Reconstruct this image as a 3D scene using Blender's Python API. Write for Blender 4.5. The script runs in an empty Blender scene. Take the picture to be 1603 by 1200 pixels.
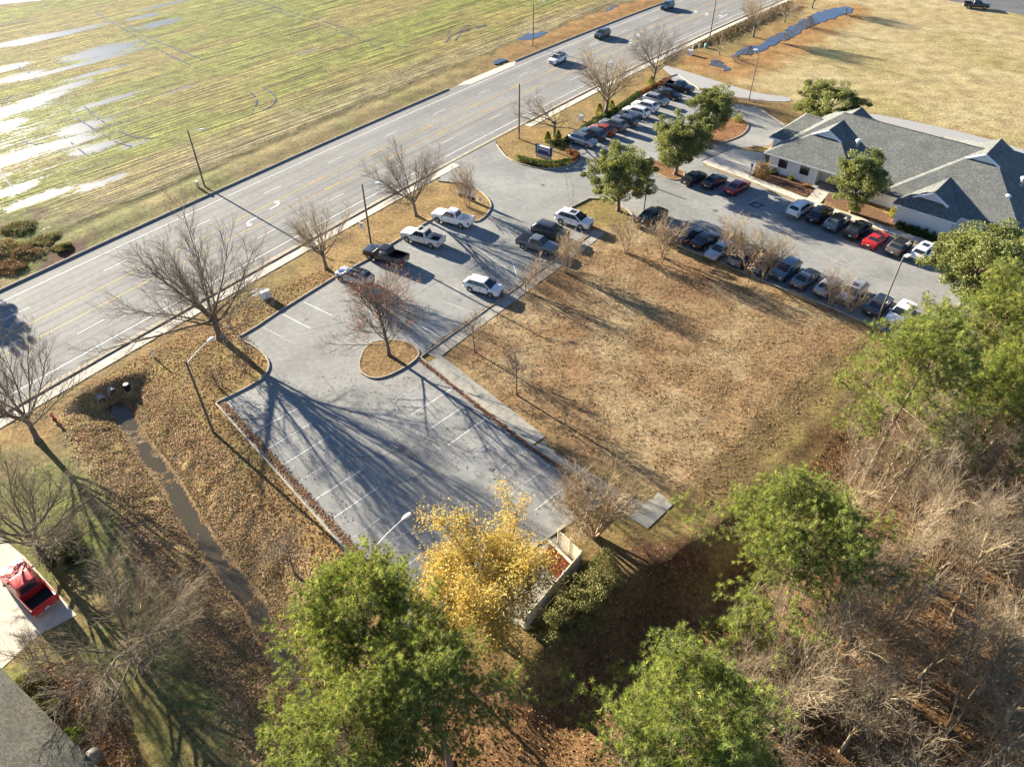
import bpy, bmesh, math, random
import numpy as np
from mathutils import Vector, Matrix

scene = bpy.context.scene
R = math.radians
# ------------------------------------------------------------------ camera, sky, sun, exposure
CAM_H, PITCH, FPX, CX, CY = 47.5, R(41.4), 1120.0, 801.5, 600.0
cam_d = bpy.data.cameras.new('camera'); cam = bpy.data.objects.new('camera', cam_d)
scene.collection.objects.link(cam); scene.camera = cam
cam.location = (0, 0, CAM_H); cam.rotation_euler = (math.pi/2 - PITCH, 0, 0)
cam_d.sensor_width = 36.0; cam_d.sensor_fit = 'HORIZONTAL'; cam_d.lens = FPX/1603*36.0
cam_d.clip_start = 0.5; cam_d.clip_end = 3000
SUN_EL, SUN_AZ = R(15.5), R(138.0)            # azimuth counter-clockwise from +X
sun_vec = Vector((math.cos(SUN_AZ)*math.cos(SUN_EL), math.sin(SUN_AZ)*math.cos(SUN_EL), math.sin(SUN_EL)))
world = bpy.data.worlds.new('World'); scene.world = world; world.use_nodes = True
wn = world.node_tree; bg = wn.nodes['Background']
sky = wn.nodes.new('ShaderNodeTexSky'); sky.sky_type = 'NISHITA'; sky.sun_disc = False
sky.sun_elevation = SUN_EL; sky.sun_rotation = math.pi/2 - SUN_AZ
sky.air_density = 0.65; sky.dust_density = 0.2; sky.ozone_density = 3.0
wn.links.new(sky.outputs[0], bg.inputs[0]); bg.inputs[1].default_value = 0.055
sun_d = bpy.data.lights.new('sun', 'SUN'); sun_d.energy = 5.0; sun_d.angle = R(0.53); sun_d.color = (1.0, 0.90, 0.74)
sun = bpy.data.objects.new('sun', sun_d); scene.collection.objects.link(sun)
sun.rotation_euler = (-sun_vec).to_track_quat('-Z', 'Y').to_euler(); sun.location = sun_vec*200
vs = scene.view_settings
vs.view_transform = 'Standard'; vs.look = 'None'; vs.exposure = 2.2; vs.gamma = 1.0; vs.use_curve_mapping = False
scene.cycles.max_bounces = 4; scene.cycles.diffuse_bounces = 2; scene.cycles.glossy_bounces = 2; scene.cycles.transmission_bounces = 3; scene.cycles.transparent_max_bounces = 4
scene.cycles.use_adaptive_sampling = True; scene.cycles.adaptive_threshold = 0.015
# ------------------------------------------------------------------ layout helpers
random.seed(7); RNG = np.random.default_rng(7)
def G(px, py, z=0.0):
    """ground position of a point surveyed in the photograph, at height z"""
    u = (px-CX)/FPX; v = -(py-CY)/FPX
    dy = math.cos(PITCH)+v*math.sin(PITCH); dz = -math.sin(PITCH)+v*math.cos(PITCH)
    t = (z-CAM_H)/dz
    return (u*t, dy*t)
def GP(pts, z=0.0): return [G(x, y, z) for x, y in pts]
RA = R(53.0); RD = (math.cos(RA), math.sin(RA)); RN = (-math.sin(RA), math.cos(RA))
def road_c(s):
    q = s/100.0
    return -0.50979*q**3 - 2.11873*q**2 + 5.47533*q + 78.72555
def road_pt(s, off):
    n = road_c(s)+off
    return (RD[0]*s+RN[0]*n, RD[1]*s+RN[1]*n)
def road_ang(s):
    q = s/100.0; m = (-1.52937*q*q-4.23746*q+5.47533)/100.0
    return RA+math.atan(m)
def hash2(ix, iy, seed):
    h = (ix.astype(np.int64)*374761393 + iy.astype(np.int64)*668265263 + seed*982451653) & 0x7fffffff
    h = ((h ^ (h >> 13))*1274126177) & 0x7fffffff
    h = h ^ (h >> 16)
    return (h % 100003)/100003.0
def vnoise(x, y, seed=0):
    ix = np.floor(x); iy = np.floor(y); fx = x-ix; fy = y-iy
    fx = fx*fx*(3-2*fx); fy = fy*fy*(3-2*fy)
    a = hash2(ix, iy, seed); b = hash2(ix+1, iy, seed); c = hash2(ix, iy+1, seed); d = hash2(ix+1, iy+1, seed)
    return (a*(1-fx)+b*fx)*(1-fy)+(c*(1-fx)+d*fx)*fy
def fbm(x, y, scale, octv=4, seed=0):
    v = 0; amp = 0.5; tot = 0; f = 1.0/scale
    for o in range(octv):
        v = v+amp*vnoise(x*f+17.3*o, y*f-9.1*o, seed+o); tot += amp; amp *= 0.5; f *= 2.03
    return v/tot
def sstep(a, b, x):
    t = np.clip((x-a)/(b-a), 0, 1); return t*t*(3-2*t)
def sd_poly(x, y, poly):
    """signed distance, positive inside"""
    d = np.full(x.shape, 1e9); ins = np.zeros(x.shape, bool); n = len(poly)
    for i in range(n):
        ax, ay = poly[i]; bx, by = poly[(i+1) % n]
        ex, ey = bx-ax, by-ay; wx, wy = x-ax, y-ay
        t = np.clip((wx*ex+wy*ey)/(ex*ex+ey*ey+1e-9), 0, 1)
        d = np.minimum(d, (wx-ex*t)**2+(wy-ey*t)**2)
        c = ((ay > y) != (by > y)) & (x < (bx-ax)*(y-ay)/(by-ay+1e-12)+ax)
        ins ^= c
    return np.where(ins, 1, -1)*np.sqrt(d)
def d_line(x, y, pts):
    d = np.full(x.shape, 1e9)
    for (ax, ay), (bx, by) in zip(pts[:-1], pts[1:]):
        ex, ey = bx-ax, by-ay; wx, wy = x-ax, y-ay
        t = np.clip((wx*ex+wy*ey)/(ex*ex+ey*ey+1e-9), 0, 1)
        d = np.minimum(d, (wx-ex*t)**2+(wy-ey*t)**2)
    return np.sqrt(d)
def smooth_poly(pts, it=2, closed=True):
    for _ in range(it):
        o = []; n = len(pts)
        rng_ = range(n) if closed else range(n-1)
        if not closed: o.append(pts[0])
        for i in rng_:
            a = pts[i]; b = pts[(i+1) % n]
            o += [(a[0]*.75+b[0]*.25, a[1]*.75+b[1]*.25), (a[0]*.25+b[0]*.75, a[1]*.25+b[1]*.75)]
        if not closed: o.append(pts[-1])
        pts = o
    return pts
def resample(pts, step):
    out = [pts[0]]; acc = 0.0
    for a, b in zip(pts[:-1], pts[1:]):
        L = math.hypot(b[0]-a[0], b[1]-a[1]); t = step-acc
        while t <= L:
            out.append((a[0]+(b[0]-a[0])*t/L, a[1]+(b[1]-a[1])*t/L)); t += step
        acc = L-(t-step)
    return out
# ------------------------------------------------------------------ object helpers
COL = scene.collection
def link(o): COL.objects.link(o); return o
def tag(o, label=None, cat=None, group=None, kind=None):
    if label: o['label'] = label
    if cat: o['category'] = cat
    if group: o['group'] = group
    if kind: o['kind'] = kind
    return o
def empty(name, loc=(0, 0, 0), rz=0.0):
    o = bpy.data.objects.new(name, None); o.empty_display_size = 0.3
    o.location = loc; o.rotation_euler = (0, 0, rz); return link(o)
def add(name, me, parent=None, loc=(0, 0, 0), rz=0.0, m=None):
    o = bpy.data.objects.new(name, me); link(o); o.location = loc; o.rotation_euler = (0, 0, rz)
    if parent is not None: o.parent = parent
    if m is not None: me.materials.append(m) if not me.materials else None
    return o
def mesh_py(name, verts, faces, m=None, smooth=False, sharp=None):
    me = bpy.data.meshes.new(name); me.from_pydata([tuple(map(float, v)) for v in verts], [], [tuple(map(int, f)) for f in faces]); me.update()
    if m is not None: me.materials.append(m)
    if smooth:
        me.polygons.foreach_set('use_smooth', [True]*len(me.polygons))
        if sharp: me.set_sharp_from_angle(angle=R(sharp))
    return me
def mesh_np(name, V, F, m=None, col=None, smooth=False):
    """V (n,3), F (k, 3 or 4) arrays; col (n,3) point colours"""
    me = bpy.data.meshes.new(name); n = len(V); k, q = F.shape
    me.vertices.add(n); me.vertices.foreach_set('co', np.ascontiguousarray(V, np.float32).ravel())
    me.loops.add(k*q); me.loops.foreach_set('vertex_index', np.ascontiguousarray(F, np.int32).ravel())
    me.polygons.add(k); me.polygons.foreach_set('loop_start', np.arange(0, k*q, q, dtype=np.int32))
    if smooth: me.polygons.foreach_set('use_smooth', np.ones(k, bool))
    me.update(calc_edges=True)
    if col is not None: set_col(me, 'Col', col)
    if m is not None: me.materials.append(m)
    return me
def set_col(me, name, col):
    a = me.color_attributes.new(name, 'FLOAT_COLOR', 'POINT')
    c = np.ones((len(me.vertices), 4), np.float32); c[:, :3] = col
    a.data.foreach_set('color', c.ravel())
class MB:
    """collects boxes, prisms, tubes and quads into one mesh"""
    def __init__(s): s.v = []; s.f = []
    def quad(s, a, b, c, d):
        n = len(s.v); s.v += [a, b, c, d]; s.f.append((n, n+1, n+2, n+3)); return s
    def poly(s, pts):
        n = len(s.v); s.v += list(pts); s.f.append(tuple(range(n, n+len(pts)))); return s
    def box(s, x0, x1, y0, y1, z0, z1):
        n = len(s.v)
        s.v += [(x0, y0, z0), (x1, y0, z0), (x1, y1, z0), (x0, y1, z0), (x0, y0, z1), (x1, y0, z1), (x1, y1, z1), (x0, y1, z1)]
        s.f += [tuple(n+i for i in q) for q in ((0, 3, 2, 1), (4, 5, 6, 7), (0, 1, 5, 4), (1, 2, 6, 5), (2, 3, 7, 6), (3, 0, 4, 7))]
        return s
    def prism(s, poly, z0, z1):
        n = len(s.v); k = len(poly)
        s.v += [(x, y, z0) for x, y in poly]+[(x, y, z1) for x, y in poly]
        s.f.append(tuple(n+i for i in reversed(range(k)))); s.f.append(tuple(n+k+i for i in range(k)))
        s.f += [(n+i, n+(i+1) % k, n+k+(i+1) % k, n+k+i) for i in range(k)]
        return s
    def tube(s, pts, rad, sides=8, cap=True):
        pts = [Vector(p) for p in pts]; n = len(s.v); k = len(pts)
        if not hasattr(rad, '__len__'): rad = [rad]*k
        for i, p in enumerate(pts):
            t = (pts[min(i+1, k-1)]-pts[max(i-1, 0)]).normalized()
            ref = Vector((0, 0, 1)) if abs(t.z) < .9 else Vector((1, 0, 0))
            a = t.cross(ref).normalized(); b = t.cross(a)
            for j in range(sides):
                th = 2*math.pi*j/sides; s.v.append(tuple(p+(a*math.cos(th)+b*math.sin(th))*rad[i]))
        for i in range(k-1):
            for j in range(sides):
                s.f.append((n+i*sides+j, n+i*sides+(j+1) % sides, n+(i+1)*sides+(j+1) % sides, n+(i+1)*sides+j))
        if cap:
            s.f.append(tuple(n+j for j in reversed(range(sides)))); s.f.append(tuple(n+(k-1)*sides+j for j in range(sides)))
        return s
    def lathe(s, prof, sides=16, c=(0, 0, 0)):
        """profile of (r, z)"""
        n = len(s.v); k = len(prof)
        for r, z in prof:
            for j in range(sides):
                th = 2*math.pi*j/sides; s.v.append((c[0]+r*math.cos(th), c[1]+r*math.sin(th), c[2]+z))
        for i in range(k-1):
            for j in range(sides):
                s.f.append((n+i*sides+j, n+i*sides+(j+1) % sides, n+(i+1)*sides+(j+1) % sides, n+(i+1)*sides+j))
        s.f.append(tuple(n+j for j in reversed(range(sides)))); s.f.append(tuple(n+(k-1)*sides+j for j in range(sides)))
        return s
    def mesh(s, name, m=None, smooth=False, sharp=None): return mesh_py(name, s.v, s.f, m, smooth, sharp)
    def build(s, name, m=None, parent=None, loc=(0, 0, 0), rz=0.0, smooth=False, sharp=None):
        return add(name, s.mesh(name, m, smooth, sharp), parent, loc, rz)
def copy_tree(o, parent=None):
    c = o.copy(); link(c); c.parent = parent
    for ch in o.children: copy_tree(ch, c)
    return c
# ------------------------------------------------------------------ materials
class NT:
    def __init__(s, name):
        s.m = bpy.data.materials.new(name); s.m.use_nodes = True; s.t = s.m.node_tree; s.t.nodes.clear()
        s.out = s.t.nodes.new('ShaderNodeOutputMaterial')
    def n(s, typ, props=None, **inp):
        nd = s.t.nodes.new('ShaderNode'+typ)
        for k, v in (props or {}).items(): setattr(nd, k, v)
        for k, v in inp.items():
            k = int(k[1:]) if k[0] == '_' and k[1:].isdigit() else k.replace('_', ' ')
            s.set(nd.inputs[k], v)
        return nd
    def set(s, sock, v):
        if isinstance(v, bpy.types.NodeSocket): s.t.links.new(v, sock)
        elif isinstance(v, (tuple, list)) and len(v) == 3 and sock.type == 'RGBA': sock.default_value = (*v, 1)
        else: sock.default_value = v
    def math(s, op, a, b=0.0, clamp=False):
        nd = s.n('Math', {'operation': op, 'use_clamp': clamp}); s.set(nd.inputs[0], a); s.set(nd.inputs[1], b); return nd.outputs[0]
    def mix(s, f, a, b, bt='MIX'):
        nd = s.n('Mix', {'data_type': 'RGBA', 'blend_type': bt}); s.set(nd.inputs[0], f); s.set(nd.inputs[6], a); s.set(nd.inputs[7], b); return nd.outputs[2]
    def ramp(s, f, stops, interp='LINEAR'):
        nd = s.n('ValToRGB'); cr = nd.color_ramp; cr.interpolation = interp
        while len(cr.elements) > 1: cr.elements.remove(cr.elements[-1])
        for i, (p, c) in enumerate(stops):
            e = cr.elements[0] if i == 0 else cr.elements.new(p)
            e.position = p; e.color = (*c, 1) if len(c) == 3 else c
        s.set(nd.inputs[0], f); return nd.outputs[0]
    def mapr(s, v, a, b, c, d):
        nd = s.n('MapRange'); s.set(nd.inputs[0], v)
        for i, q in enumerate((a, b, c, d)): nd.inputs[i+1].default_value = q
        return nd.outputs[0]
    def obj(s): return s.n('TexCoord').outputs['Object']
    def noise(s, scale, detail=4, rough=0.55, vec=None):
        nd = s.n('TexNoise'); nd.inputs['Scale'].default_value = scale; nd.inputs['Detail'].default_value = detail; nd.inputs['Roughness'].default_value = rough
        s.set(nd.inputs['Vector'], vec if vec is not None else s.obj()); return nd.outputs[0]
    def mapping(s, scale=(1, 1, 1), rot=(0, 0, 0), vec=None):
        v = vec if vec is not None else s.obj()
        if any(rot): nd = s.n('Mapping'); s.set(nd.inputs[0], v); nd.inputs['Rotation'].default_value = rot; v = nd.outputs[0]
        nd = s.n('Mapping'); s.set(nd.inputs[0], v); nd.inputs['Scale'].default_value = scale
        return nd.outputs[0]
    def bump(s, h, strength=0.3, dist=0.05, normal=None):
        nd = s.n('Bump'); nd.inputs['Strength'].default_value = strength; nd.inputs['Distance'].default_value = dist; s.set(nd.inputs['Height'], h)
        if normal is not None: s.set(nd.inputs['Normal'], normal)
        return nd.outputs[0]
    def pbr(s, col, rough=0.8, normal=None, metal=0.0, spec=0.3, **kw):
        p = s.n('BsdfPrincipled'); s.set(p.inputs['Base Color'], col); s.set(p.inputs['Roughness'], rough); p.inputs['Metallic'].default_value = metal
        p.inputs['Specular IOR Level'].default_value = spec
        if normal is not None: s.set(p.inputs['Normal'], normal)
        for k, v in kw.items(): s.set(p.inputs[k.replace('_', ' ')], v)
        return p.outputs[0]
    def done(s, sh): s.t.links.new(sh, s.out.inputs[0]); return s.m
def m_plain(name, col, rough=0.7, var=0.15, scale=3.0, metal=0.0, spec=0.3, bump=0.0, **kw):
    t = NT(name); n = t.noise(scale, 5)
    c = t.mix(t.mapr(n, .3, .7, 0, 1), tuple(x*(1-var) for x in col), tuple(min(1, x*(1+var)) for x in col))
    return t.done(t.pbr(c, rough, t.bump(n, bump, .02) if bump else None, metal, spec, **kw))
def m_leaf(name, trans=0.35, rough=0.6, tint=(1.25, 1.15, .6)):
    t = NT(name); a = t.n('VertexColor', {'layer_name': 'Col'}).outputs[0]
    d = t.pbr(a, rough, spec=0.25)
    tr = t.n('BsdfTranslucent'); t.set(tr.inputs[0], t.mix(1.0, a, tint, 'MULTIPLY'))
    mx = t.n('MixShader'); mx.inputs[0].default_value = trans
    t.t.links.new(d, mx.inputs[1]); t.t.links.new(tr.outputs[0], mx.inputs[2])
    return t.done(mx.outputs[0])
M = {}
M['concrete'] = m_plain('concrete', (.54, .49, .40), .9, .16, 1.3, bump=.1)
M['concrete_old'] = m_plain('concrete_old', (.30, .285, .24), .9, .22, 1.1, bump=.1)
M['kerb'] = m_plain('kerb_concrete', (.36, .32, .25), .9, .25, 1.5, bump=.1)
def m_line(name, col, under, wear, scale=7):
    t = NT(name); n = t.noise(scale, 6, .7); n2 = t.noise(.7, 4)
    f = t.mapr(t.math('ADD', n, t.math('MULTIPLY', t.math('SUBTRACT', n2, .5), .5)), wear-.06, wear+.06, 0, 1)
    return t.done(t.pbr(t.mix(f, under, col), .75, spec=.25))
M['white_line'] = m_line('white_road_paint', (.66, .66, .64), (.26, .26, .25), .40)
M['worn_line'] = m_line('worn_white_paint', (.52, .53, .53), (.22, .22, .22), .49)
M['yellow_line'] = m_line('yellow_road_paint', (.62, .40, .10), (.28, .25, .18), .42)
M['bark'] = m_plain('grey_bark', (.17, .14, .105), .9, .35, 4, bump=.3)
M['twig'] = m_plain('twig_bark', (.21, .17, .125), .9, .25, 1.2)
M['twig_pale'] = m_plain('pale_twig_bark', (.35, .27, .165), .9, .5, .8)
M['twig_grey'] = m_plain('grey_brown_bark', (.26, .205, .135), .9, .5, .8)
M['crape_bark'] = m_plain('smooth_tan_bark', (.40, .29, .19), .8, .25, 2)
M['pine_bark'] = m_plain('pine_bark', (.22, .15, .10), .9, .35, 3, bump=.3)
M['leaf'] = m_leaf('broad_leaf', .30)
M['needle'] = m_leaf('pine_needle', .45)
M['autumn'] = m_leaf('autumn_leaf', .40, tint=(1.2, 1.0, .6))
M['litter'] = m_leaf('leaf_litter', .40, .8, (1, 1, 1))
M['steel'] = m_plain('weathered_steel', (.20, .18, .15), .55, .15, 3, metal=.3)
M['galv'] = m_plain('galvanised_steel', (.55, .55, .54), .45, .1, 3, metal=.5)
M['wood_pole'] = m_plain('wooden_pole', (.17, .13, .095), .9, .25, 3)
M['lamp_white'] = m_plain('lamp_housing', (.70, .71, .72), .4, .08, 3)
M['vinyl'] = m_plain('cream_vinyl', (.72, .65, .50), .5, .07, 2)
M['white_paint'] = m_plain('white_paint', (.78, .78, .77), .5, .05, 2)
M['dark_glass'] = NT('dark_glass'); _t = M['dark_glass']; M['dark_glass'] = _t.done(_t.pbr((.022, .03, .036), .05, spec=.7))
M['black'] = m_plain('black_plastic', (.016, .016, .017), .5, .15, 5)
M['tyre'] = m_plain('tyre_rubber', (.018, .018, .018), .85, .2, 6)
M['rim'] = m_plain('alloy_rim', (.42, .43, .44), .35, .1, 5, metal=.7)
M['tail_lamp'] = m_plain('tail_lamp_red', (.42, .012, .012), .2, .1, 5, spec=.5)
M['head_lamp'] = m_plain('head_lamp_clear', (.62, .65, .68), .12, .1, 5, spec=.6)
M['plate'] = m_plain('number_plate', (.65, .66, .68), .5, .1, 8)
M['green_box'] = m_plain('green_enamel', (.14, .28, .20), .5, .1, 3)
M['red_enamel'] = m_plain('red_enamel', (.50, .035, .02), .45, .12, 3)
M['stall_blue'] = m_plain('worn_blue_paint', (.03, .06, .10), .7, .2, 3)
M['blue_sign'] = m_plain('navy_sign_panel', (.035, .045, .17), .4, .1, 2)
M['blue_bright'] = m_plain('blue_sign_panel', (.03, .16, .48), .4, .1, 2)
M['mulch'] = m_plain('mulch', (.16, .085, .045), .95, .4, 3, bump=.5)
# ================================================================== THE SETTING
LOT_PX = [(339.6, 631.3), (404, 599), (419, 585), (424, 570), (416, 555), (398, 541), (374, 529), (404, 511), (438, 488), (525, 434),
          (575, 407.5), (630, 372), (682, 341), (706, 334), (728, 345), (746, 349), (760, 340), (769, 328), (770, 318), (760, 305),
          (745, 295), (725, 288), (703, 285), (686, 283), (700, 259), (776, 219.5), (777, 227), (781, 234), (795, 250), (820, 260),
          (855, 266.5), (885, 262.5), (904, 252.5), (906, 244), (892, 226), (1037, 124), (1060, 117), (1094, 140), (1130, 158), (1174, 167),
          (1190, 172), (1228, 197), (1205, 228), (1150, 232), (1098, 252), (1105, 262), (1173, 287), (1262, 324), (1340, 352), (1420, 380),
          (1500, 408), (1580, 470), (1490, 560), (1450, 546), (1370, 511), (1290, 477), (1200, 442), (1130, 411), (1070, 388), (1005, 352),
          (985, 330), (955, 312), (922, 310.5), (893, 325), (905, 345), (930, 362), (657, 559), (830, 697), (891, 738.5), (936, 770),
          (940, 786), (911, 804), (869, 832), (745, 914), (640, 985), (545, 863), (475, 784)]
LOT = GP(LOT_PX)
SIDEWALK_PX = [(655, 562), (830, 699), (891, 741), (966, 795), (1014, 827), (1055, 788), (1030, 770), (1023, 779), (1012, 785), (997, 783),
               (966, 764), (905, 728), (880, 716), (867, 704), (858, 698), (849, 680), (749, 602), (693, 556)]
WALK_UP_PX = [(657, 557), (693, 556), (795, 477), (822, 455), (948, 361), (930, 363)]
STREAM_PX = [(179, 634), (195, 652), (216, 690), (242, 724), (266, 757), (290, 800), (327, 857), (360, 901), (394, 942), (415, 985), (440, 1030), (500, 1130), (560, 1230)]
STREAM_Z = -1.40
STREAM = GP(STREAM_PX, STREAM_Z)
PAVED = [LOT]
BANKTOP = GP([(890, 972), (1010, 882), (1112, 832)])          # ground falls away to the lower right of this line
LOWWOOD = GP([(790, 1075), (845, 1012), (905, 962), (1010, 882), (1112, 828), (1210, 722), (1330, 610), (1480, 560), (2600, 560), (2600, 1500), (700, 1500)])
FLAT = [GP(p) for p in (
    [(-120, 800), (-30, 815), (40, 872), (120, 962), (62, 992), (0, 1048), (-200, 1150)], [(1030, 100), (1075, 110), (1140, 130), (1190, 145), (1242, 150), (1246, 163), (1190, 161), (1130, 151), (1080, 136), (1050, 120)],
    [(1345, 174), (1430, 188), (1540, 213), (1640, 240), (1640, 266), (1530, 242), (1420, 212), (1345, 192)], [(1380, -22), (1460, -4), (1530, 10), (1620, 27), (1720, 52), (1720, 10), (1603, -12), (1450, -40)],
    [(1170, 80), (1200, 58), (1225, 46), (1255, 28), (1290, 11), (1340, 6), (1342, 20), (1280, 42), (1215, 72), (1172, 92)], [(1132, 90), (1165, 71), (1187, 65), (1195, 78), (1150, 95)], [(1098, 102), (1118, 90), (1134, 92), (1148, 114), (1132, 117)],
    [(836, 705), (900, 752), (966, 800), (1014, 830), (1060, 788), (1028, 766), (997, 778), (966, 760), (850, 686)], [(650, 560), (830, 702), (850, 682), (700, 552), (850, 432), (950, 359), (930, 360)],
    [(1155, 286), (1185, 262), (1330, 300), (1400, 330), (1500, 370), (1500, 412), (1262, 330)], [(860, 832), (912, 880), (823, 990), (740, 970), (735, 920)], [(1095, 250), (1205, 232), (1210, 265), (1170, 292)])]
def ditch_d(x, y):
    a = STREAM[0]; b = STREAM[1]; L = math.hypot(a[0]-b[0], a[1]-b[1]); ux, uy = (a[0]-b[0])/L, (a[1]-b[1])/L
    over = np.maximum((x-a[0])*ux+(y-a[1])*uy, 0)              # beyond the culvert end: steeper bank
    return d_line(x+ux*over*1.3, y+uy*over*1.3, STREAM)
def s_off(x, y):
    s = x*RD[0]+y*RD[1]; return s, x*RN[0]+y*RN[1]-road_c(s)
def height(x, y):
    x = np.asarray(x, float); y = np.asarray(y, float)
    d = ditch_d(x, y)+(fbm(x, y, 1.6, 3, 5)-.5)*.7*sstep(.9, 2.0, ditch_d(x, y))
    z = -1.42*(1-sstep(.4, 5.2, d))
    de = sd_poly(x, y, LOWWOOD); am = .6+1.8*(1-sstep(3, 11, d_line(x, y, BANKTOP)))
    z = z-am*sstep(-.3, 5.2, de+(fbm(x, y, 3, 2, 9)-.5)*1.2)
    s, off = s_off(x, y)
    z = z+.16*sstep(11.6, 14.0, off)
    z = z-.16*np.exp(-((off-17.0)/1.1)**2)*sstep(-20, 20, s)*(1-sstep(95, 125, s))
    return z
def hz(x, y): return float(height(np.array([x]), np.array([y]))[0])
def axis(lo, f0, f1, hi, fine, coarse):
    return np.concatenate([np.arange(lo, f0, coarse), np.arange(f0, f1, fine), np.arange(f1, hi+coarse, coarse)])
gx = axis(-330, -60, 60, 330, .44, 1.5); gy = axis(-30, 15, 110, 420, .44, 1.4)
GX, GY = np.meshgrid(gx, gy); X = GX.ravel(); Y = GY.ravel()
S_, OFF = s_off(X, Y)
DD = ditch_d(X, Y)
sdlot = sd_poly(X, Y, LOT)
n_big = fbm(X, Y, 9, 4, 1); n_mid = fbm(X, Y, 2.6, 3, 2); n_fine = fbm(X, Y, .9, 3, 3)
paved = np.maximum(sdlot, np.minimum(OFF+12.4, 11.0-OFF))
for p_ in FLAT: paved = np.maximum(paved, sd_poly(X, Y, p_))
rough_amt = sstep(0.1, 1.5, -paved)
# colours of what covers the ground
def lerp(c, col, w):
    return c*(1-w[:, None])+np.array(col)[None, :]*w[:, None]
C = np.tile(np.array([[.27, .185, .075]]), (len(X), 1))                            # dry verge grass with leaves
C = lerp(C, (.20, .17, .06), sstep(.46, .66, n_big)*.7)
leafm = np.full(len(X), .35); rowm = np.zeros(len(X)); wet = np.zeros(len(X))
def zone(pts, soft=1.5, amp=2.5, z=0):
    sd = sd_poly(X, Y, GP(pts, z)); return sstep(-soft, soft, sd+(n_mid-.5)*amp*2), sd
# centre lawn
w, _ = zone([(700, 556), (850, 402), (945, 360), (1000, 352), (1070, 390), (1200, 445), (1370, 514), (1330, 590), (1200, 700), (1090, 800), (1040, 770), (870, 700), (750, 602)], 2, 2)
C = lerp(C, (.245, .165, .088), w); C = lerp(C, (.31, .235, .135), w*sstep(.45, .62, fbm(X, Y, 5.5, 4, 21))*.9)
C = lerp(C, (.22, .125, .065), w*sstep(.54, .72, fbm(X, Y, 3.5, 4, 22))*.5); leafm = leafm*(1-w)+w*.28
# mown strip right of it, greener and darker
w, _ = zone([(1370, 520), (1420, 560), (1310, 660), (1180, 800), (1120, 850), (1060, 800), (1110, 760), (1240, 640), (1310, 560)], 2.5, 2)
C = lerp(C, (.21, .165, .065), w); C = lerp(C, (.145, .105, .05), w*sstep(.5, .65, fbm(X+Y*.9, (Y-X)*.25, 3, 3, 31))*.9)
for trk, wd in ((((1350, 540), (1250, 640), (1160, 730), (1085, 800)), 1.3), (((1300, 560), (1210, 650), (1120, 735), (1060, 785)), 1.0), (((1395, 560), (1300, 655), (1200, 760)), .9)):
    w = 1-sstep(.3, wd, d_line(X, Y, GP(trk))+(n_mid-.5)*1.2); C = lerp(C, (.115, .085, .04), w*.75)
# band beside the parked row and strip below the lot
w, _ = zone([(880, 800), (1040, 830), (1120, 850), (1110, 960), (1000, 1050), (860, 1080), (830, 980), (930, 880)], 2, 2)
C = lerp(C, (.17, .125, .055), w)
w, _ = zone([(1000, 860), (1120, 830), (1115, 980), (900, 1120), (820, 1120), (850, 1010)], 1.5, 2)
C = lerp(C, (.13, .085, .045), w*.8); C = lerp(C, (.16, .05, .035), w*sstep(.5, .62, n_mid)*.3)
# woodland floor
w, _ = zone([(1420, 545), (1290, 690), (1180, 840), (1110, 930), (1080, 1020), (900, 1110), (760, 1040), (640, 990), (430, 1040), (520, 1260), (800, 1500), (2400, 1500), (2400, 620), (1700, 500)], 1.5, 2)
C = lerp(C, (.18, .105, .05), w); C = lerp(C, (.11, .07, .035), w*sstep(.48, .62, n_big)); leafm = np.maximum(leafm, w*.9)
# strip of grass left of the ditch
w, _ = zone([(-80, 700), (60, 700), (118, 665), (180, 760), (300, 940), (410, 1070), (520, 1260), (-150, 1300), (-300, 900)], 1.2, 1.5)
C = lerp(C, (.20, .165, .07), w); C = lerp(C, (.15, .165, .05), w*sstep(.48, .6, n_big)*.9); leafm = leafm*(1-w)+w*.15
w, _ = zone([(40, 1020), (120, 1010), (190, 1100), (240, 1250), (150, 1250), (30, 1100)], 2, 2)
C = lerp(C, (.25, .15, .07), w*.9*sstep(.35, .55, n_mid)); leafm = np.maximum(leafm, w*.8)
# ditch banks
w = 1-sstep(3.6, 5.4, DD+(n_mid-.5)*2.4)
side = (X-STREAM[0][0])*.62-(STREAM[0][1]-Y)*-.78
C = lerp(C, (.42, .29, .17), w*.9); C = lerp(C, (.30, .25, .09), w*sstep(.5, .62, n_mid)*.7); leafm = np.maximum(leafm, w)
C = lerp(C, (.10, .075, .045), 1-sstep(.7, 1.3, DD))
# far side of the road: verge, shallow drain, crop field
w = sstep(10.5, 11.5, OFF)
C = lerp(C, (.22, .18, .08), w); C = lerp(C, (.17, .17, .06), w*sstep(.5, .62, n_big)); leafm = leafm*(1-w)+w*.2
w = w*(1-sstep(16, 20, OFF+(n_mid-.5)*5))*sstep(90, 150, S_+(n_big-.5)*40); C = lerp(C, (.32, .165, .06), w*.75)
fld = sstep(17.2, 19.5, OFF+(n_mid-.5)*3.5)
C = lerp(C, (.185, .198, .05), fld); C = lerp(C, (.225, .19, .07), fld*sstep(.47, .63, fbm(X*RD[0]+Y*RD[1], (X*RN[0]+Y*RN[1])*3.0, 26, 4, 41))*.9)
C = lerp(C, (.24, .20, .125), fld*(1-sstep(19, 31, OFF+(n_big-.5)*12))*.8)
rowm = fld; leafm = leafm*(1-fld)
w, _ = zone([(-60, 330), (40, 335), (110, 350), (150, 400), (90, 425), (0, 440), (-60, 460)], 2, 3)
C = lerp(C, (.14, .15, .04), w); C = lerp(C, (.12, .07, .05), w*sstep(.5, .6, n_mid)); rowm = rowm*(1-w)
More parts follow.
